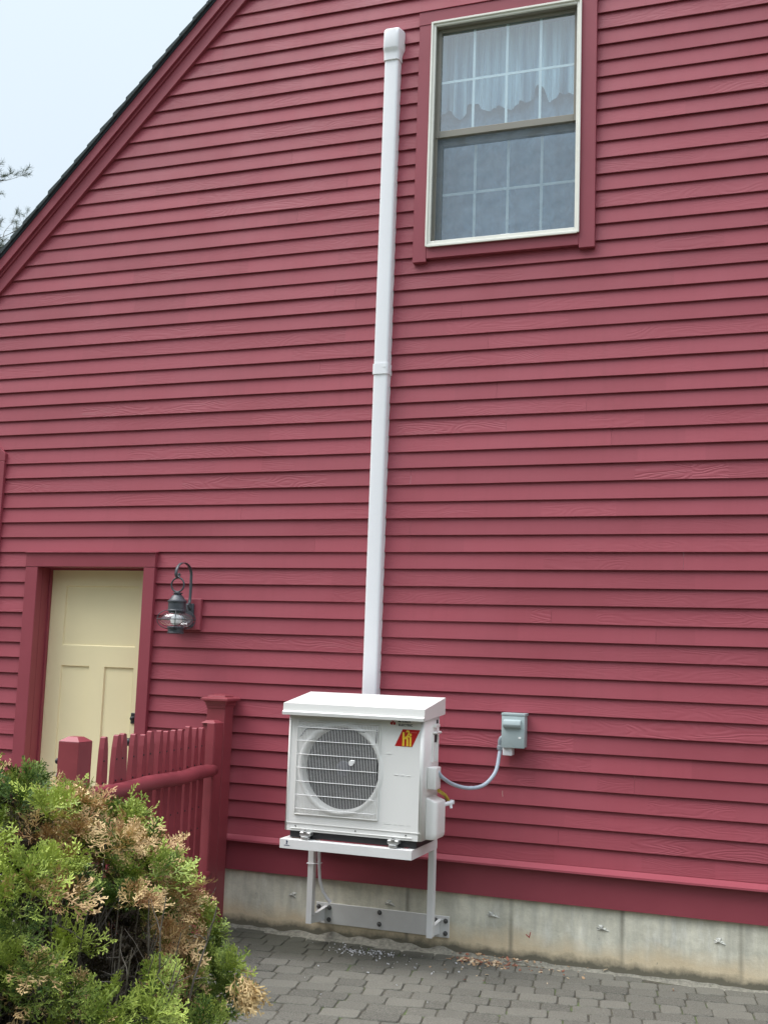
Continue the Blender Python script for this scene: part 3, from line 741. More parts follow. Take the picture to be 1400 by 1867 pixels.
# pickets
ys = [-1.552, -1.433, -1.355, -1.244, -1.141, -1.052, -.957, -.856, -.770, -.680, -.585, -.490, -.40]
rk = random.Random(5)
first = None
def picket_mesh(y, z_off, tilt, wd):
    b = MB(); h = 1.207+z_off; t = .028; sh = .24; tip = .014
    prof = [(-wd/2, .08), (wd/2, .08), (wd/2, h-sh), (wd*.46, h-sh*.62), (wd*.36, h-sh*.25), (tip, h-.004), (tip*.5, h), (-tip*.5, h), (-tip, h-.004), (-wd*.36, h-sh*.25), (-wd*.46, h-sh*.62), (-wd/2, h-sh)]
    b.prism(prof, 'x', -t/2, t/2, .002)
    for zc in (1.09, .985, .74, .62):
        b.lathe([(.0, .0025), (.0045, .0025), (.0055, 0)], (t/2-.0002, -wd*.22, zc-.0), 8, 'x', mi=1)
    return b
for i, y_ in enumerate(ys):
    b = picket_mesh(y_, rk.uniform(-.012, .006), 0, .063+rk.uniform(-.004, .004))
    o = b.build('picket', [mFENCE, mDARK], loc=(0, 0, 0)); o.parent = fence
    o.location = Vector((fx(y_), y_, 0))-fence.location; o.rotation_euler = (rk.uniform(-.008, .008), 0, math.radians(4.9)+rk.uniform(-.09, .05))
pts = []
for k in range(17):
    y_ = -.300-k*(1.50/16); pts.append((fx(y_)+.052+.003*math.sin(k*1.7), y_, .944+.004*math.sin(k*.9)))
b = MB(); b.tube(pts, [.030]+[.0375]+[.0390+.0012*math.sin(k*2.1) for k in range(14)]+[.028], 16); b.build('rail', mFENCE, fence)
pts = [(p[0], p[1], p[2]-.60) for p in pts]
b = MB(); b.tube(pts, [.020]+[.032]*15+[.024], 16); b.build('rail', mFENCE, fence)
# gate latch and twisted wire on the near post
b = MB(); b.tube([(-3.285, -1.80, 1.100), (-3.318, -1.80, 1.100)], .012, 12); b.lathe([(.0, -.008), (.012, -.006), (.014, 0), (.012, .006), (0, .008)], (-3.320, -1.80, 1.100), 14, 'x')
b.tube([(-3.286, -1.80, 1.068), (-3.300, -1.80, 1.072), (-3.312, -1.80, 1.050), (-3.322, -1.80, 1.020), (-3.306, -1.80, .995)], .005, 8); b.build('latch', mBLACK, fence)
b = MB(); b.tube([(-3.296, -1.815, 1.060), (-3.308, -1.818, 1.035), (-3.315, -1.81, 1.01), (-3.298, -1.82, .985), (-3.308, -1.81, .95)], .0045, 8); b.build('wire', mSTEEL, fence)
# tall post by the wall
tp = thing('fence_post', (-3.36, -.10, 0), 'tall dark red square post with a moulded flat cap standing against the siding', 'post')
b = MB(); b.box(-3.430, -3.308, -.165, -.055, -.02, 1.315, .002); b.build('shaft', mFENCE, tp)
b = MB(); xc, yc = -3.369, -.110
def fr(b, lv):
    R = []
    for (hx, z_) in lv: R.append([b.bm.verts.new((xc+sx*hx, yc+sy*(hx-.003), z_)) for sx, sy in ((-1, -1), (1, -1), (1, 1), (-1, 1))])
    for i in range(len(R)-1):
        for k in range(4): b.bm.faces.new((R[i][k], R[i][(k+1)%4], R[i+1][(k+1)%4], R[i+1][k]))
    b.bm.faces.new(R[0][::-1]); b.bm.faces.new(R[-1])
fr(b, [(.063, 1.300), (.063, 1.314), (.068, 1.317), (.068, 1.327), (.074, 1.337), (.084, 1.344), (.091, 1.345), (.091, 1.356), (.084, 1.361), (.060, 1.368), (.058, 1.373), (.050, 1.377), (.012, 1.384)])
b.build('cap', mFENCE, tp)

# ------------------------------------------------------------------ line set cover
lsc = thing('line_set_cover', (-2.414, 0, 1.0), 'tall white vinyl line set cover running up the red wall from the heat pump', 'pipe cover')
def chan(b, x0, x1, yb, yf, z0, z1, r=.016):
    out = [(x0, yb)]
    for k in range(6): a = math.pi+k*math.pi/10; out.append((x0+r+r*math.cos(a), yf+r+r*math.sin(a)))
    for k in range(6): a = 1.5*math.pi+k*math.pi/10; out.append((x1-r+r*math.cos(a), yf+r+r*math.sin(a)))
    out.append((x1, yb)); b.prism(out, 'z', z0, z1); return b
cx0, cx1 = -2.462, -2.368
b = MB(); chan(b, cx0, cx1, -.006, -.072, .88, 3.37); b.build('duct', mPVC, lsc, True)
b = MB(); chan(b, cx0, cx1, -.006, -.072, 3.42, 5.42); b.build('duct', mPVC, lsc, True)
b = MB(); chan(b, cx0-.005, cx1+.005, -.003, -.078, 3.357, 3.422, .018); b.box(cx1-.024, cx1-.012, -.0805, -.0775, 3.398, 3.403); b.build('coupling', mPVC, lsc, True)
# hooded wall-entry elbow
b = MB(); lv = []
dz_c = -.048
secs = [(5.445, .000, .080, 0), (5.485, .002, .081, .001), (5.500, .002, .083, .004), (5.515, .002, .093, .010), (5.525, .002, .096, .014), (5.605, .002, .096, .015), (5.640, .001, .093, .014), (5.655, -.003, .080, .011), (5.662, -.010, .062, .004)]
for (z_, g, dp, fl) in secs:
    z_ += dz_c+(.030 if z_ < 5.49 else 0)*0
    r = .020; out = [(cx0-.005-g*.5, -.003)]
    for k in range(5): a = math.pi+k*math.pi/8; out.append((cx0-.005-g*.5+r+r*math.cos(a), -dp+r+r*math.sin(a)))
    for k in range(5): a = 1.5*math.pi+k*math.pi/8; out.append((cx1+.005+g*.5-r+r*math.cos(a), -dp+r+r*math.sin(a)))
    out.append((cx1+.005+g*.5+fl, -.020)); out.append((cx1+.005+g*.5+fl, -.003))
    lv.append([b.bm.verts.new((x_, y_, z_)) for x_, y_ in out])
for i in range(len(lv)-1):
    n = len(lv[i])
    for k in range(n): b.bm.faces.new((lv[i][k], lv[i][(k+1)%n], lv[i+1][(k+1)%n], lv[i+1][k]))
b.bm.faces.new(lv[0][::-1]); b.bm.faces.new(lv[-1]); b.build('elbow_cap', mPVC, lsc, True)

# ------------------------------------------------------------------ heat pump
HX0, HX1, HYF, HYB, HZ0, HZ1 = -2.690, -1.900, -.585, -.300, .686, 1.372
hp = thing('heat_pump', (-2.30, -.44, .645), 'white outdoor heat pump unit with a round fan grille, mounted low on the red wall', 'heat pump')
cxf, czf, rf = -2.372, 1.030, .222
b = MB()
# body shell without front
def rquad(*p): b.poly(p)
r = .018
out = []
for (ccx, ccy, a0) in ((HX0+r, HYF+r, 180), (HX1-r, HYF+r, 270), (HX1-r, HYB-r, 0), (HX0+r, HYB-r, 90)):
    for k in range(5): a = math.radians(a0+k*22.5); out.append((ccx+r*math.cos(a), ccy+r*math.sin(a)))
lo = [b.bm.verts.new((x_, y_, HZ0)) for x_, y_ in out]; hi = [b.bm.verts.new((x_, y_, HZ1)) for x_, y_ in out]
n = len(out)
for k in range(n):
    if k == 4: continue                      # front opening
    f = b.bm.faces.new((lo[k], lo[(k+1)%n], hi[(k+1)%n], hi[k])); f.smooth = True
b.bm.faces.new(lo[::-1]); b.bm.faces.new(hi)
# front panel with circular hole
fx0, fx1 = HX0+r, HX1-r
def rect_pt(a):
    c_, s = math.cos(a), math.sin(a)
    tx = ((fx1-cxf) if c_ > 0 else (cxf-fx0))/abs(c_) if abs(c_) > 1e-9 else 1e9
    tz = ((HZ1-czf) if s > 0 else (czf-HZ0))/abs(s) if abs(s) > 1e-9 else 1e9
    t_ = min(tx, tz); return (cxf+c_*t_, czf+s*t_)
angs = [2*math.pi*k/96 for k in range(96)]
for q in ((fx1, HZ1), (fx0, HZ1), (fx0, HZ0), (fx1, HZ0)): angs.append(math.atan2(q[1]-czf, q[0]-cxf) % (2*math.pi))
angs = sorted(set(round(a, 6) for a in angs)); na = len(angs)
rimprof = [(rf+.030, 0), (rf+.022, -.006), (rf+.012, -.008), (rf+.004, -.004), (rf, .006), (rf-.004, .05)]
orr = [b.bm.verts.new((rect_pt(a)[0], HYF, rect_pt(a)[1])) for a in angs]
prev = orr
for (rr, dy) in rimprof:
    cur = [b.bm.verts.new((cxf+rr*math.cos(a), HYF+dy, czf+rr*math.sin(a))) for a in angs]
    for k in range(na):
        f = b.bm.faces.new((prev[k], prev[(k+1)%na], cur[(k+1)%na], cur[k])); f.smooth = prev is not orr
    prev = cur
b.build('body', mWHITE, hp)
# grille recess frame
b = MB(); gx0, gx1, gz0, gz1 = -2.632, -2.144, .774, 1.280
def ringrect(b, x0, x1, z0, z1, t_, ya, yb, bev=.003):
    b.box(x0, x0+t_, ya, yb, z0, z1, bev); b.box(x1-t_, x1, ya, yb, z0, z1, bev); b.box(x0+t_, x1-t_, ya, yb, z0, z0+t_, bev); b.box(x0+t_, x1-t_, ya, yb, z1-t_, z1, bev)
ringrect(b, gx0, gx1, gz0, gz1, .005, HYF-.009, HYF-.0005, .002)
b.build('grille_frame', mWHITE, hp)
b = MB(); nvw = 54
for i in range(nvw):
    x_ = gx0+.012+(gx1-gx0-.024)*i/(nvw-1); b.tube([(x_, HYF-.013, gz0+.008), (x_, HYF-.022, gz0+.05), (x_, HYF-.022, gz1-.05), (x_, HYF-.013, gz1-.008)], .0012, 4)
for i in range(7):
    z_ = gz0+.035+(gz1-gz0-.07)*i/6; b.tube([(gx0+.008, HYF-.015, z_), (gx0+.03, HYF-.0255, z_), (gx1-.03, HYF-.0255, z_), (gx1-.008, HYF-.015, z_)], .0020, 6)
b.build('grille', mWHITE2, hp)
b = MB(); b.tube([(gx0+.02, HYF-.006, gz1-.09), (gx0+.055, HYF-.006, gz1-.045), (gx0+.08, HYF-.006, gz1-.04), (gx1-.09, HYF-.006, gz1-.045)], .0025, 6)
b.tube([(gx1-.02, HYF-.006, gz1-.03), (gx1-.022, HYF-.006, gz1-.10)], .003, 6); b.build('clip_wire', mINK, hp)
# fan
b = MB(); 
b.box(HX0+.03, -2.12, -.330, -.315, HZ0+.02, HZ1-.02)
b.build('coil', mCOIL, hp)
b = MB()
for z_ in [HZ0+.03+i*.022 for i in range(29)]: b.box(HX0+.04, -2.13, -.336, -.3305, z_, z_+.007)
b.build('coil_tube', mottled('coil_tube_metal', (.08, .08, .09), .4, .1), hp)
b = MB(); b.lathe([(rf-.004, HYF+.05), (rf+.002, HYF+.10), (rf+.03, HYF+.14)], (cxf, 0, czf), 48, 'y'); b.build('shroud', mDARK, hp)
fan = MB(); fy = HYF+.085
fan.lathe([(.0, fy-.045), (.030, fy-.043), (.050, fy-.030), (.056, fy-.01), (.056, fy+.05), (.0, fy+.05)], (cxf, 0, czf), 28, 'y')
fo = fan.build('fan', mBLADE, hp, True)
for q in range(3):
    bl = MB(); a0 = math.radians(100+q*120); g = []
    for i in range(9):
        rr = .05+(.205-.05)*i/8; span = math.radians(34+46*i/8); rowv = []
        for j in range(9):
            t_ = j/8-.5; a = a0+t_*span+.45*(i/8)**1.3; rowv.append(bl.bm.verts.new((cxf+rr*math.cos(a), fy-.005+t_*.055*(1-.35*i/8)+.008*math.sin(j*.8), czf+rr*math.sin(a))))
        g.append(rowv)
    for i in range(8):
        for j in range(8): bl.bm.faces.new((g[i][j], g[i][j+1], g[i+1][j+1], g[i+1][j])).smooth = True
    r_ = bmesh.ops.solidify(bl.bm, geom=bl.bm.faces[:], thickness=.002)
    bl.build('fan_blade', mBLADE, fo)
b = MB(); b.tube([(-2.298, HYF-.032, 1.068), (-2.298, HYF-.022, 1.068)], .014, 9); b.box(-2.305, -2.278, HYF-.031, HYF-.022, 1.066, 1.085, .003); b.build('grille_boss', mWHITE2, hp)
# lower seam, screws, embossing
b = MB(); b.box(HX0+.02, HX1-.004, HYF-.0035, HYF-.0004, HZ0+.040, HZ0+.0425); b.box(HX0+.04, HX1-.05, HYF-.005, HYF-.0004, HZ0+.012, HZ0+.016, .001)
b.box(HX0+.015, HX0+.02, HYF-.0035, HYF-.0004, HZ0+.04, HZ1-.09)
for (x_, z_, w2_) in ((-2.105, 1.128, .026), (-2.060, 1.020, .022), (-2.024, 1.019, .020), (-1.990, 1.018, .022)):
    e_ = MB(); e_.box(x_, x_+w2_, HYF-.0022, HYF-.0004, z_, z_+.004, .0008); e_.build('embossing', mWHITE, hp)
b.build('seam', mWHITE, hp)
for x_ in (-2.62, -2.27, -1.985):
    b = MB(); b.lathe([(0, -.002), (.0038, -.002), (.0045, 0)], (x_, HYF-.0006, HZ0+.026), 10, 'y'); b.build('screw', mBOLT, hp)
b = MB()
for i, w2_ in enumerate((.05, .022, .035, .028)): x_ = -2.11+(0, .056, .085, .128)[i]; b.box(x_, x_+w2_*.8, HYF-.0012, HYF-.0004, .762, .7635)
b.build('fine_print', mottled('pale_print', (.55, .55, .52), .6, .02), hp)
# writing
def diamond(b, cx, cz, a, w_, h_):
    c_, s = math.cos(a), math.sin(a); P = []
    for (u, v) in ((0, 0), (h_*.5, w_), (h_, 0), (h_*.5, -w_)): P.append((cx+u*c_-v*s, HYF-.0012, cz+u*s+v*c_))
    b.poly(P)
b = MB()
for a in (90, 210, 330): diamond(b, -2.076, 1.295, math.radians(a), .0098, .0185)
b.build('emblem', mLOGOR, hp)
text_mesh('MITSUBISHI', .0150, 'writing', mINK, hp, -2.047, HYF-.0012, 1.2975, .0002, .92)
text_mesh('ELECTRIC', .0165, 'writing', mINK, hp, -2.045, HYF-.0012, 1.2785, .0004, 1.12)
b = MB(); q = [(-2.062, 1.172), (-1.964, 1.172), (-1.922, 1.262), (-2.020, 1.262)]
b.prism(q, 'y', HYF-.0010, HYF-.0003)
stk = b.build('sticker', mSTKR, hp)
text_mesh('hi', .098, 'writing', mSTY, stk, -2.022, HYF-.0024, 1.177, .0028, .80)
text_mesh('2', .050, 'writing', mSTY, stk, -1.999, HYF-.0030, 1.2225, .0022, .85)
b = MB(); b.box(-1.976, -1.938, HYF-.0020, HYF-.0012, 1.246, 1.2485); b.build('tagline', mPINK, stk)
# right side fittings
b = MB(); sx = HX1
b.box(sx+.0003, sx+.020, -.430, -.365, 1.270, 1.288, .003); b.box(sx+.0003, sx+.026, -.440, -.345, 1.236, 1.250, .004)
b.box(sx+.0003, sx+.010, -.442, -.428, 1.085, 1.232, .002); b.box(sx+.0003, sx+.010, -.366, -.352, 1.085, 1.232, .002)
b.build('side_handle', mWHITE, hp)
for q_ in ((-.4275, -.3665, 1.190, 1.232), (-.372, -.345, 1.290, 1.310)):
    b = MB(); b.box(sx+.0004, sx+.003, *q_); b.build('handle_recess', mDARK, hp)
b = MB(); b.box(sx+.0003, sx+.050, -.512, -.420, .948, 1.066, .007, 3); b.build('terminal_cover', mWHITE, hp, True)
b = MB(); out = [(sx+.0003, -.515)]
for k in range(7): a = -math.pi/2+k*math.pi/12; out.append((sx+.030+.03*math.cos(a), -.485+.03*math.sin(a)))
out += [(sx+.060, -.36), (sx+.0003, -.36)]
A = []
for (z_, sc_) in ((.686, .70), (.690, .86), (.702, .97), (.718, 1), (.895, 1), (.903, .97), (.906, .93)):
    A.append([b.bm.verts.new((sx+.0003+(p[0]-sx)*sc_, -.44+(p[1]+.44)*(.5+.5*sc_), z_-(.0 if z_ < .8 else .35*(p[0]-sx)))) for p in out])
for i in range(len(A)-1):
    n = len(out)
    for k in range(n): b.bm.faces.new((A[i][k], A[i][(k+1)%n], A[i+1][(k+1)%n], A[i+1][k]))
b.bm.faces.new(A[0][::-1]); b.bm.faces.new(A[-1]); b.build('valve_cover', mWHITE, hp, True)
b = MB(); b.tube([(-1.85, -.36, .858), (-1.828, -.34, .864), (-1.812, -.325, .868)], [.011, .012, .011], 12); b.tube([(-1.818, -.333, .858), (-1.814, -.335, .838)], [.009, .008], 12)
b.lathe([(.0, -.02), (.013, -.02), (.013, .0), (0, 0)], (-1.804, -.318, .870), 6, 'x'); b.build('service_valve', mPVC, hp, True)
# sheet-metal rain hood
b = MB(); hx0, hx1 = -2.706, -1.886; t_ = .0025
zf, zb_, yf_, yb_ = 1.372, 1.428, -.625, -.255
pr = [(yf_, zf), (yb_, zb_), (yb_, zb_-.092), (yb_-.002, zb_-.092), (yb_-.002, zb_-t_), (yf_+.002, zf-t_)]
b.poly([(hx0, yf_, zf), (hx1, yf_, zf), (hx1, yb_, zb_), (hx0, yb_, zb_)]); b.poly([(hx0, yb_, zb_), (hx1, yb_, zb_), (hx1, yb_, zb_-.05), (hx0, yb_, zb_-.05)])
b.poly([(hx0, yf_, zf), (hx0, yf_-.002, zf-.040), (hx1, yf_-.002, zf-.040), (hx1, yf_, zf)])
b.poly([(hx0, yf_-.002, zf-.040), (hx0, yf_-.014, zf-.046), (hx1, yf_-.014, zf-.046), (hx1, yf_-.002, zf-.040)])
b.poly([(hx0, yf_-.014, zf-.046), (hx0, yf_-.012, zf-.062), (hx1, yf_-.012, zf-.062), (hx1, yf_-.014, zf-.046)])
b.poly([(hx0, yf_-.012, zf-.062), (hx0, yf_+.003, zf-.064), (hx1, yf_+.003, zf-.064), (hx1, yf_-.012, zf-.062)])
for x_ in (hx0, hx1):
    b.poly([(x_, yf_, zf), (x_, yb_, zb_), (x_, yb_, zb_-.092), (x_, yf_+.002, zf-.060)])
bmesh.ops.remove_doubles(b.bm, verts=b.bm.verts, dist=.0003)
bmesh.ops.recalc_face_normals(b.bm, faces=b.bm.faces)
bmesh.ops.solidify(b.bm, geom=b.bm.faces[:], thickness=.0018)
b.build('rain_hood', mWHITE, hp)
# mounting feet
for x_ in (-2.552, -2.048):
    b = MB(); b.box(x_-.030, x_+.030, -.612, -.27, .665, .6855, .003); b.box(x_-.022, x_+.022, -.618, -.585, .6465, .6645, .005, 2)
    b.lathe([(0, .016), (.009, .016), (.010, .004), (.016, .003), (.016, 0)], (x_, -.604, .6858), 6)
    b.build('foot', mSTEEL, hp, True)
b = MB(); b.box(HX0+.03, HX1-.03, HYF+.02, HYB+.03, .648, HZ0-.0005); b.build('shade_slab', mDARK, hp)  # dark slab standing in for the shade in the gap under the unit

# ------------------------------------------------------------------ wall bracket
br = thing('wall_bracket', (-2.31, -.2, .1), 'white steel wall bracket with two legs and a bolted plate carrying the heat pump', 'bracket')
bx0, bx1, bz0, bz1 = -2.694, -1.938, .593, .643
b = MB()
b.box(bx0, bx1, -.622, -.617, bz0, bz1, .001); b.box(bx0, bx1, -.6168, -.572, bz1-.004, bz1, .001)
b.box(bx0, bx0+.004, -.6168, -.170, bz0, bz1-.0045); b.box(bx1-.004, bx1, -.6168, -.170, bz0, bz1-.0045)
b.box(bx0, bx0+.040, -.5718, -.170, bz1-.004, bz1); b.box(bx1-.040, bx1, -.5718, -.170, bz1-.004, bz1)
for x_ in (-2.552, -2.048): b.box(x_-.04, x_+.04, -.5718, -.215, bz1-.0035, bz1-.0002)
b.box(bx0+.0405, bx1-.0405, -.2145, -.175, bz1-.004, bz1)
b.build('shelf', mWHITE2, br)
b = MB(); b.prism([(-2.657, .617), (-2.647, .617), (-2.650, .624), (-2.645, .630), (-2.650, .637), (-2.657, .634), (-2.653, .627)], 'y', -.6229, -.6222); b.build('emblem', mNAVY, br)
b = MB(); b.prism([(-2.668, .609), (-2.634, .609), (-2.635, .6115), (-2.648, .6125), (-2.667, .6115)], 'y', -.6229, -.6222); b.build('logo_line', mNAVY, br)
for x0_, sg in ((bx0, 1), (bx1-.034, -1)):
    b = MB(); b.box(x0_, x0_+.034, -.222, -.218, .118, bz0-.0005, .0008)
    xs_ = x0_+.0 if sg == 1 else x0_+.030
    b.box(xs_, xs_+.004, -.2175, -.178, .122, bz0-.0005)
    xs2 = x0_+.030 if sg == 1 else x0_
    b.box(xs2, xs2+.004, -.2175, -.178, .122, bz0-.0005)
    b.build('leg', mWHITE2, br)
for x0_ in (-2.668, -1.966):
    b = MB(); b.prism([(-.2175, .120), (-.010, .098), (-.010, .178), (-.205, .165), (-.2175, .158)], 'x', x0_, x0_+.004)
    b.prism([(-.205, .1655), (-.010, .1785), (-.010, .1815), (-.205, .1685)], 'x', x0_, x0_+.020)
    b.build('brace', mWHITE2, br)
b = MB(); b.box(-2.722, -1.904, -.0095, -.0015, .080, .198, .002); b.build('wall_plate', mGREYPLATE, br)
for (x_, z_) in ((-2.704, .172), (-2.637, .172), (-2.704, .104), (-2.637, .104), (-2.323, .177), (-2.323, .112), (-1.985, .172), (-1.925, .172), (-1.985, .104), (-1.925, .104)):
    b = MB(); b.lathe([(.0135, -.0010), (.0135, -.0035), (.0125, -.004)], (x_, -.0098, z_), 18, 'y', smooth=False); b.lathe([(.0, -.015), (.0065, -.015), (.0085, -.0125), (.0085, -.004)], (x_, -.0098, z_), 6, 'y', smooth=False)
    b.build('bolt', mBOLT, br)
dh = MB(); dh.tube([(-2.630, -.25, .66), (-2.632, -.225, .60), (-2.634, -.205, .50), (-2.634, -.196, .43), (-2.630, -.19, .36), (-2.614, -.18, .30), (-2.590, -.17, .26), (-2.568, -.165, .235)], [.009]*7+[.0105], 12)
tag(dh.build('drain_hose', mPVC, loc=(-2.63, -.25, .66), smooth=True), 'short white plastic drain hose strapped beside the left bracket leg', 'hose')
b = MB(); ringpts = [(-2.699, -.228, .452), (-2.650, -.228, .454), (-2.618, -.212, .455), (-2.622, -.182, .455), (-2.66, -.172, .454), (-2.699, -.176, .452), (-2.702, -.20, .452), (-2.699, -.228, .452)]
b.tube(ringpts, .0022, 6); tag(b.build('cable_tie', mPVC, loc=(-2.66, -.2, .453)), 'thin white cable tie around the left bracket leg', 'cable tie')
b = MB(); b.tube([(-1.868, -.40, .935), (-1.852, -.33, .905), (-1.842, -.30, .875)], .0095, 10); b.tube([(-1.842, -.30, .875), (-1.84, -.29, .85)], .0105, 10)
tag(b.build('refrigerant_pipe', mYEL, loc=(-1.86, -.35, .9), smooth=True), 'short yellow sleeved pipe behind the heat pump valve cover', 'pipe')

# ------------------------------------------------------------------ disconnect box and whip
db = thing('disconnect_box', (-1.537, -.02, 1.26), 'small grey blue electrical disconnect box on the siding right of the heat pump', 'electrical box')
b = MB(); b.box(-1.600, -1.474, -.092, -.019, 1.165, 1.340, .003, 2); b.build('enclosure', mBOX, db, True)
b = MB(); b.box(-1.603, -1.471, -.0985, -.0925, 1.162, 1.338, .002, 2); b.box(-1.605, -1.469, -.100, -.018, 1.3385, 1.354, .003, 2); b.build('cover', mBOX, db, True)
b = MB(); b.prism([(-.099, 1.268), (-.116, 1.276), (-.122, 1.290), (-.116, 1.314), (-.099, 1.320)], 'x', -1.590, -1.490, .003); b.build('handle', mBOX, db, True)
b = MB(); b.box(-1.599, -1.545, -.080, -.035, 1.118, 1.1645, .003, 2); b.box(-1.560, -1.546, -.034, -.020, 1.12, 1.16); b.build('tag', [mPVC], db, True)
b = MB(); b.box(-1.505, -1.490, -.1000, -.0988, 1.215, 1.225); b.build('label', mMUNT, db)
def smooth_path(P, n=6):
    P = [Vector(p) for p in P]; out = []
    for i in range(len(P)-1):
        p0, p1, p2, p3 = P[max(i-1, 0)], P[i], P[i+1], P[min(i+2, len(P)-1)]
        for k in range(n):
            t_ = k/n; out.append(.5*((2*p1)+(-p0+p2)*t_+(2*p0-5*p1+4*p2-p3)*t_*t_+(-p0+3*p1-3*p2+p3)*t_**3))
    out.append(P[-1]); return out
cd = thing('conduit', (-1.75, -.2, .95), 'pale blue grey flexible conduit looping between the heat pump and the electrical box', 'conduit')
cp = smooth_path([(-1.855, -.46, 1.04), (-1.838, -.43, 1.008), (-1.802, -.34, .966), (-1.742, -.25, .943), (-1.678, -.17, .957), (-1.630, -.11, 1.025), (-1.619, -.07, 1.12), (-1.618, -.060, 1.150)], 8)
b = MB(); b.tube(cp, .0105, 12); b.build('hose', mCOND, cd)
b = MB(); b.lathe([(.013, 1.145), (.017, 1.147), (.0175, 1.166), (.014, 1.170), (.014, 1.178)], (-1.618, -.060, 0), 14); b.tube(smooth_path([(-1.618, -.06, 1.175), (-1.618, -.06, 1.195), (-1.612, -.058, 1.210), (-1.600, -.056, 1.214)], 4), .0135, 12); b.build('connector', mFIT, cd, True)
# stray marks on the wall
b = MB(); b.box(-1.6105, -1.6080, -.0202, -.0192, .895, .917); b.box(-1.609, -1.6065, -.0202, -.0192, .885, .895); b.build('paint_scratch', mottled('bare_wood', (.55, .40, .36), .7), house)
b = MB(); b.prism([(-1.462, .150), (-1.448, .138), (-1.440, .165), (-1.4365, .164), (-1.4445, .130), (-1.466, .147)], 'y', -.0012, -.0004); b.build('painted_tick', mottled('red_marker', (.40, .04, .04), .7), house)

# ------------------------------------------------------------------ shrub
import numpy as np
rng = np.random.default_rng(12)
def spray_template(seed):
    """one open fan of scale foliage growing along +Y; returns quads (n,4,3) and a tip gradient"""
    rr = np.random.default_rng(seed); Q = []; T = []
    def strip(p, d, ln, w0, curl, zt, g):
        d = d/np.linalg.norm(d); nn = np.array([-d[1], d[0]]); q = p[:2]+d*ln*.5+nn*curl*ln*.3; e = p[:2]+d*ln+nn*curl*ln
        z0, z1, z2 = p[2], p[2]+zt*ln*.5, p[2]+zt*ln
        P2 = p[:2]
        Q.append([(*(P2-nn*w0*.7), z0), (*(P2+nn*w0*.7), z0), (*(q+nn*w0), z1), (*(q-nn*w0), z1)]); T.append(g)
        Q.append([(*(q-nn*w0), z1), (*(q+nn*w0), z1), (*(e+nn*w0*.4), z2), (*(e-nn*w0*.4), z2)]); T.append(min(1, g+.15))
        return np.array([*e, z2])
    Lm = .085; bend = rr.uniform(-.3, .3); arch = rr.uniform(-.5, .1)
    def axis(t): return np.array([bend*t*t*Lm, t*Lm, arch*t*t*Lm])
    pts = [axis(t) for t in np.linspace(0, 1, 4)]
    for i in range(3): strip(pts[i], (pts[i+1]-pts[i])[:2], Lm/3*1.05, .0016, 0, (pts[i+1]-pts[i])[2]/(Lm/3), .1+.2*i)
    k = 0
    for t in np.linspace(.14, .92, 7):
        sgn = 1 if k % 2 else -1; k += 1
        p = axis(t); ang = math.radians(42+rr.uniform(-12, 12))*sgn; ln = (.046*(1-.5*t))*(rr.uniform(.7, 1.2)); zt = rr.uniform(-.35, .35)
        d = np.array([math.sin(ang), math.cos(ang)]); strip(p, d, ln, .0025, .15*sgn, zt, .35)
        for j in range(3):
            tt = .35+.28*j; pp = np.array([*(p[:2]+d*ln*tt), p[2]+zt*ln*tt]); s2 = 1 if j % 2 else -1
            a2 = ang+math.radians(40+rr.uniform(-10, 10))*s2; d2 = np.array([math.sin(a2), math.cos(a2)]); strip(pp, d2, ln*(.42-.07*j)*rr.uniform(.8, 1.4), .0028, 0, zt*.6+rr.uniform(-.5, .5), .6)
    strip(axis(1), np.array([0, 1.]), .014, .0026, 0, 0, .8)
    return np.array(Q), np.array(T)
TPL = [spray_template(i) for i in range(10)]
SC = np.array([-3.02, -2.86, 0.]); RX, RY, RZ, PW = 1.20, .80, 1.195, 2.6
def surf(az, el):
    d = np.array([math.cos(az)*math.cos(el), math.sin(az)*math.cos(el), math.sin(el)])
    k = (abs(math.hypot(d[0]/RX, d[1]/RY))**PW+abs(d[2]/RZ)**PW)**(-1/PW)
    return SC+d*k, d
CAMP = np.array([0, -6.4636, 1.6314])
green_q, green_v, dead_q, dead_v = [], [], [], []
DEADZ = [((-2.05, -3.0, .80), .12), ((-2.55, -2.75, 1.10), .17), ((-2.33, -2.75, .97), .20), ((-2.15, -2.75, .82), .13), ((-2.62, -3.0, 1.0), .12), ((-2.05, -2.80, .62), .12), ((-2.00, -2.95, .45), .12), ((-1.87, -2.75, .58), .07), ((-2.3, -3.25, .85), .08)]
HOLL_OLD = [((-2.50, -3.30, .62), .22), ((-2.42, -3.30, .42), .20), ((-2.62, -3.38, .46), .16), ((-2.78, -3.35, .25), .30), ((-2.74, -3.45, .85), .10), ((-2.9, -3.35, .5), .13), ((-2.55, -3.2, .2), .15)]
HOLL = [((-2.11, -3.14, .70), .12), ((-2.12, -3.13, .54), .13), ((-2.22, -3.25, .52), .11), ((-2.30, -3.38, .48), .12), ((-2.05, -3.08, .42), .11), ((-2.18, -3.2, .36), .14), ((-2.45, -3.45, .42), .11)]
def basis(n, up):
    x = np.cross(up, n); x = x/np.linalg.norm(x); return x
def add_spray(base, d, nrm, scale, val, dead, tpl):
    d = d/np.linalg.norm(d); nrm = nrm-d*nrm.dot(d); nrm /= np.linalg.norm(nrm); x = np.cross(d, nrm)
    q = tpl[0]*scale; w_ = base+q[..., :1]*x+q[..., 1:2]*d+q[..., 2:3]*nrm
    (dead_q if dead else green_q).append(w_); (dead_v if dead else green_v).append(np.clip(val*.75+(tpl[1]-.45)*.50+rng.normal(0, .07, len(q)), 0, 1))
clumps = []
tries = 0
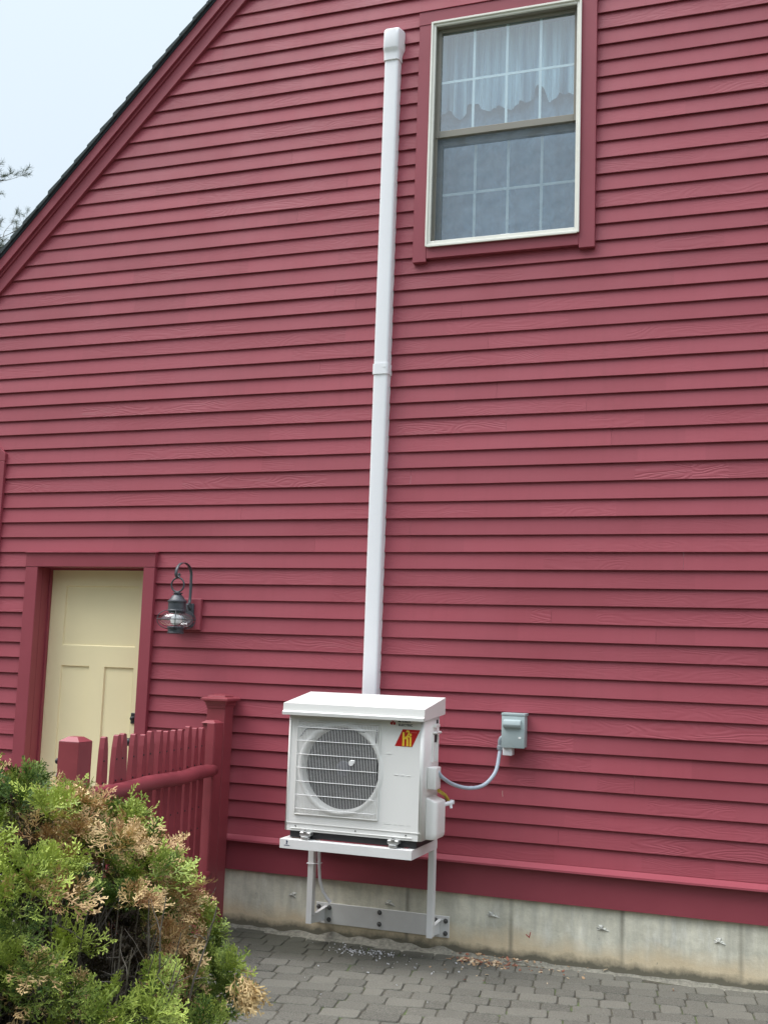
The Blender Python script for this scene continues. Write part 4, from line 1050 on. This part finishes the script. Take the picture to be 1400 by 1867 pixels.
while len(clumps) < 460 and tries < 90000:
    tries += 1
    az = rng.uniform(0, 2*math.pi); el = math.asin(rng.uniform(-.02, 1))
    p, d = surf(az, el); p = SC+(p-SC)*rng.uniform(.84, 1.02)
    if p[2] < .06: continue
    if p[1] < -2.7 and any(np.linalg.norm(p-np.array(c_)) < r_h*.82 for c_, r_h in HOLL): continue
    if any(np.linalg.norm(p-c_[0]) < .080 for c_ in clumps): continue
    clumps.append((p, d))
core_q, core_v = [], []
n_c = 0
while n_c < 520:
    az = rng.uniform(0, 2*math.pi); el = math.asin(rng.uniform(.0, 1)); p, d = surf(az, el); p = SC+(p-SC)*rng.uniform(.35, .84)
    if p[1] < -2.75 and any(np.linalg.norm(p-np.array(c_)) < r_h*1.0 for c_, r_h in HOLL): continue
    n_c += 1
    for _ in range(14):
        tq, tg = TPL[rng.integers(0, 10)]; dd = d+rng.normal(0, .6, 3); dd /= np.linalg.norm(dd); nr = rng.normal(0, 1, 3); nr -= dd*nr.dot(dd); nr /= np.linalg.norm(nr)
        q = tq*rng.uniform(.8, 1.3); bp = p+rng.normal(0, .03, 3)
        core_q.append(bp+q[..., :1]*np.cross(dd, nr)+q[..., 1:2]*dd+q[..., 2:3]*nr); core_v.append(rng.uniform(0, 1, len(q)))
for q_ in ((-2.20, -3.42, .90), (-2.26, -3.44, .97), (-2.24, -3.44, .80), (-2.31, -3.46, .88), (-2.02, -3.32, .50), (-1.95, -3.28, .49), (-1.88, -3.20, .52), (-2.16, -3.44, .70)):
    q_ = np.array(q_); d = q_-SC; d /= np.linalg.norm(d); clumps.append((q_, d))
for (p, d) in clumps:
    dead_here = any(np.linalg.norm(p-np.array(c_)) < r_d for c_, r_d in DEADZ)
    mixd = rng.choice([.92, .6, .15], p=[.45, .3, .25]) if dead_here else (.02 if rng.random() < .88 else .35)
    out = d*np.array([1, 1, .7])+np.array([0, 0, .38])+rng.normal(0, .12, 3); out /= np.linalg.norm(out)
    gv = float(np.clip(rng.normal(.44, .32), 0, 1))
    root = p-out*rng.uniform(.06, .09); rad = rng.uniform(.75, 1.2)
    n = int(rng.integers(24, 34))
    for _ in range(n):
        th = rng.normal(0, 1, 3); th -= out*th.dot(out); dd = out+th*.85; dd /= np.linalg.norm(dd)
        base = root+dd*rng.uniform(.0, .065)*rad
        nr = rng.normal(0, 1, 3)*.55+out*.8+np.array([0, 0, .5])
        isd = rng.random() < mixd
        v = float(np.clip((rng.normal(.55, .28) if isd else gv+rng.normal(0, .16)), 0, 1))
        add_spray(base, dd+np.array([0, 0, -.3 if isd else .05]), nr, rng.uniform(.60, 1.05)*rad**.5, v, isd, TPL[rng.integers(0, 10)])
# a drooping bleached spray at the right edge
for _ in range(26):
    dd = np.array([.25, -.1, -1.])+rng.normal(0, .25, 3)
    add_spray(np.array([-1.80, -2.80, .545])+rng.normal(0, .022, 3), dd, rng.normal(0, 1, 3), rng.uniform(.8, 1.3), float(np.clip(rng.normal(.95, .12), 0, 1)), True, TPL[rng.integers(0, 10)])
def bigmesh(name, quads, vals, mat, parent):
    q = np.concatenate(quads); v = np.concatenate(vals); n = len(q)
    co = (q.reshape(-1, 3)-np.array(parent.location)).astype(np.float32)
    me = bpy.data.meshes.new(name); me.vertices.add(n*4); me.vertices.foreach_set('co', co.ravel())
    me.loops.add(n*4); me.loops.foreach_set('vertex_index', np.arange(n*4, dtype=np.int32))
    me.polygons.add(n); me.polygons.foreach_set('loop_start', np.arange(0, n*4, 4, dtype=np.int32))
    me.update(calc_edges=True); me.validate()
    me.materials.append(mat); attr_face(me, 'rnd', v.astype(np.float32))
    o = bpy.data.objects.new(name, me); COL.objects.link(o); o.parent = parent; return o
sh = thing('arborvitae_shrub', (-3.02, -2.86, 0), 'large ragged green arborvitae shrub with browned dead patches in front of the fence', 'shrub')
bigmesh('foliage', green_q, green_v, mGREEN, sh)
bigmesh('dead_foliage', dead_q, dead_v, mDEAD, sh)
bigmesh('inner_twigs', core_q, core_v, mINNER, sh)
# stems: many thin grey-brown shoots rising from the base
b = MB(); rt = random.Random(31)
def wig(p0, p1, r0, r1, amp, n=7):
    p0, p1 = Vector(p0), Vector(p1); L_ = (p1-p0).length; P = []; o_ = Vector((rt.uniform(0, 9), rt.uniform(0, 9), 0))
    for k in range(n+1):
        t_ = k/n; P.append(p0.lerp(p1, t_)+amp*L_*math.sin(math.pi*min(t_*1.2, 1))*Vector((mnoise.noise(o_+Vector((t_*2.2, 0, 0))), mnoise.noise(o_+Vector((0, t_*2.2, 5))), .2*mnoise.noise(o_+Vector((3, t_*2, 0))))))
    b.tube(P, [r0+(r1-r0)*k/n for k in range(n+1)], 5, caps=False); return P
for i in range(190):
    a = rt.uniform(0, 6.283); rr = rt.uniform(.0, .5)
    base = (SC[0]+rr*1.3*math.cos(a)+.15, SC[1]+rr*.8*math.sin(a), .0)
    az = a+rt.uniform(-.5, .5); el = math.asin(rt.uniform(.35, .98)); s_p, _ = surf(az, el); k = rt.uniform(.6, .93)
    tip = (SC[0]+(s_p[0]-SC[0])*k, SC[1]+(s_p[1]-SC[1])*k, s_p[2]*k)
    P = wig(base, tip, rt.uniform(.004, .011), .0018, .22)
    for _ in range(5):
        j = rt.randrange(2, len(P)-1); e = P[j]+Vector((rt.uniform(-.14, .14), rt.uniform(-.14, .14), rt.uniform(.0, .2))); wig(P[j], e, .0022, .0009, .3, 3)
for i in range(60):          # bare shoots on the open face
    x0 = rt.uniform(-2.55, -2.0); y0 = rt.uniform(-3.12, -2.90)
    P = wig((x0-.05, y0+.05, 0), (x0+rt.uniform(-.05, .22), y0-rt.uniform(0, .12), rt.uniform(.45, .85)), rt.uniform(.004, .009), .0016, .2)
    for _ in range(6):
        j = rt.randrange(1, len(P)-1); e = P[j]+Vector((rt.uniform(-.10, .12), rt.uniform(-.10, .05), rt.uniform(-.02, .16))); wig(P[j], e, .0022, .0008, .3, 3)
b.build('stem', mTWIG, sh)

# ------------------------------------------------------------------ pine behind the roof
pt = thing('pine_tree', (-14.95, 9.6, 0), 'tall thin pine tree beyond the left roof edge with tufted twig tips', 'tree')
b = MB(); rt = random.Random(17); TP = Vector((-14.95, 9.6, 0)); H = 12.4
b.tube([TP+Vector((.08*math.sin(k), .06*math.cos(k*1.7), k*H/12)) for k in range(13)], [.20*(1-k/13.5) for k in range(13)], 10)
nq, nv = [], []
def needles(tip, d, n, ln):
    d = np.array(d); d /= np.linalg.norm(d)
    for _ in range(n):
        v = d*rt.uniform(.3, 1)+np.array([rt.gauss(0, .55), rt.gauss(0, .55), rt.gauss(0, .55)]); v /= np.linalg.norm(v)
        p = np.array(tip)-d*rt.uniform(0, ln*.9); s = np.cross(v, np.array([rt.gauss(0, 1), rt.gauss(0, 1), rt.gauss(0, 1)])); s = s/np.linalg.norm(s)*.0028
        e = p+v*ln*rt.uniform(.6, 1); nq.append(np.array([[p-s, p+s, e+s*.5, e-s*.5]])); nv.append(np.array([rt.random()]))
def limb(p, d, ln, r, lvl):
    n = 5; P = [Vector(p)]; d = Vector(d).normalized()
    for k in range(n):
        d = (d+Vector((rt.gauss(0, .10), rt.gauss(0, .10), rt.gauss(.03, .07)))).normalized(); P.append(P[-1]+d*ln/n)
    b.tube(P, [r*(1-.8*k/n) for k in range(n+1)], 5 if lvl else 7, caps=False)
    if lvl >= 2:
        needles(P[-1], d, 26, .11); needles(P[-2], d, 8, .10); return
    m_n = 9 if lvl == 0 else 5
    for k in range(m_n):
        t_ = .3+.7*k/m_n; j = min(int(t_*n), n-1); q = P[j].lerp(P[j+1], t_*n-j)
        dd = d+Vector((rt.gauss(0, .7), rt.gauss(0, .7), rt.gauss(.25, .35))); limb(q, dd, ln*(.42 if lvl == 0 else .5)*rt.uniform(.7, 1.1), r*.4, lvl+1)
    needles(P[-1], d, 26, .11)
for k in range(40):
    z_ = 3.0+k*.235; a = k*2.4+rt.uniform(-.3, .3); ln = max(.5, (H+.6-z_)*.36)*rt.uniform(.8, 1.15)
    limb(TP+Vector((0, 0, z_)), (math.cos(a), math.sin(a), .35), min(ln, 2.6), .035*(1-k/50), 0)
b.build('trunk', mBARK, pt)
bigmesh('crown', nq, nv, mNEEDLE, pt)

# ------------------------------------------------------------------ evergreens added out of view behind the camera to block low sky light
b = MB(); rt = random.Random(77)
for i in range(46):
    x_ = -34+i*1.5+rt.uniform(-.5, .5); y_ = -17.5+rt.uniform(-2, 1.2); h_ = rt.uniform(7.5, 10.5); r_0 = rt.uniform(1.3, 1.9); o_ = rt.uniform(0, 50)
    R = []
    for k in range(12):
        t_ = k/11; zz_ = .3+h_*t_; rr = r_0*(1-t_)**.8*(1+.0)+.02; ring = []
        for q in range(16):
            a = q*math.pi/8; n_ = 1+.55*mnoise.noise(Vector((math.cos(a)*1.7+o_, math.sin(a)*1.7, zz_*1.1)))+(.16 if k % 2 else -.1); ring.append(b.bm.verts.new((x_+rr*n_*math.cos(a), y_+rr*n_*math.sin(a), zz_+.25*mnoise.noise(Vector((a, o_, k))))))
        R.append(ring)
    for k in range(11):
        for q in range(16): b.bm.faces.new((R[k][q], R[k][(q+1)%16], R[k+1][(q+1)%16], R[k+1][q]))
o = b.build('sky_blocker', mottled('sky_blocker_foliage', (.05, .07, .03), .9, .5, 3, 12, .8)); tag(o, 'added mass of dark evergreens behind the camera, blocking low sky light', 'sky_blocker', kind='stuff')
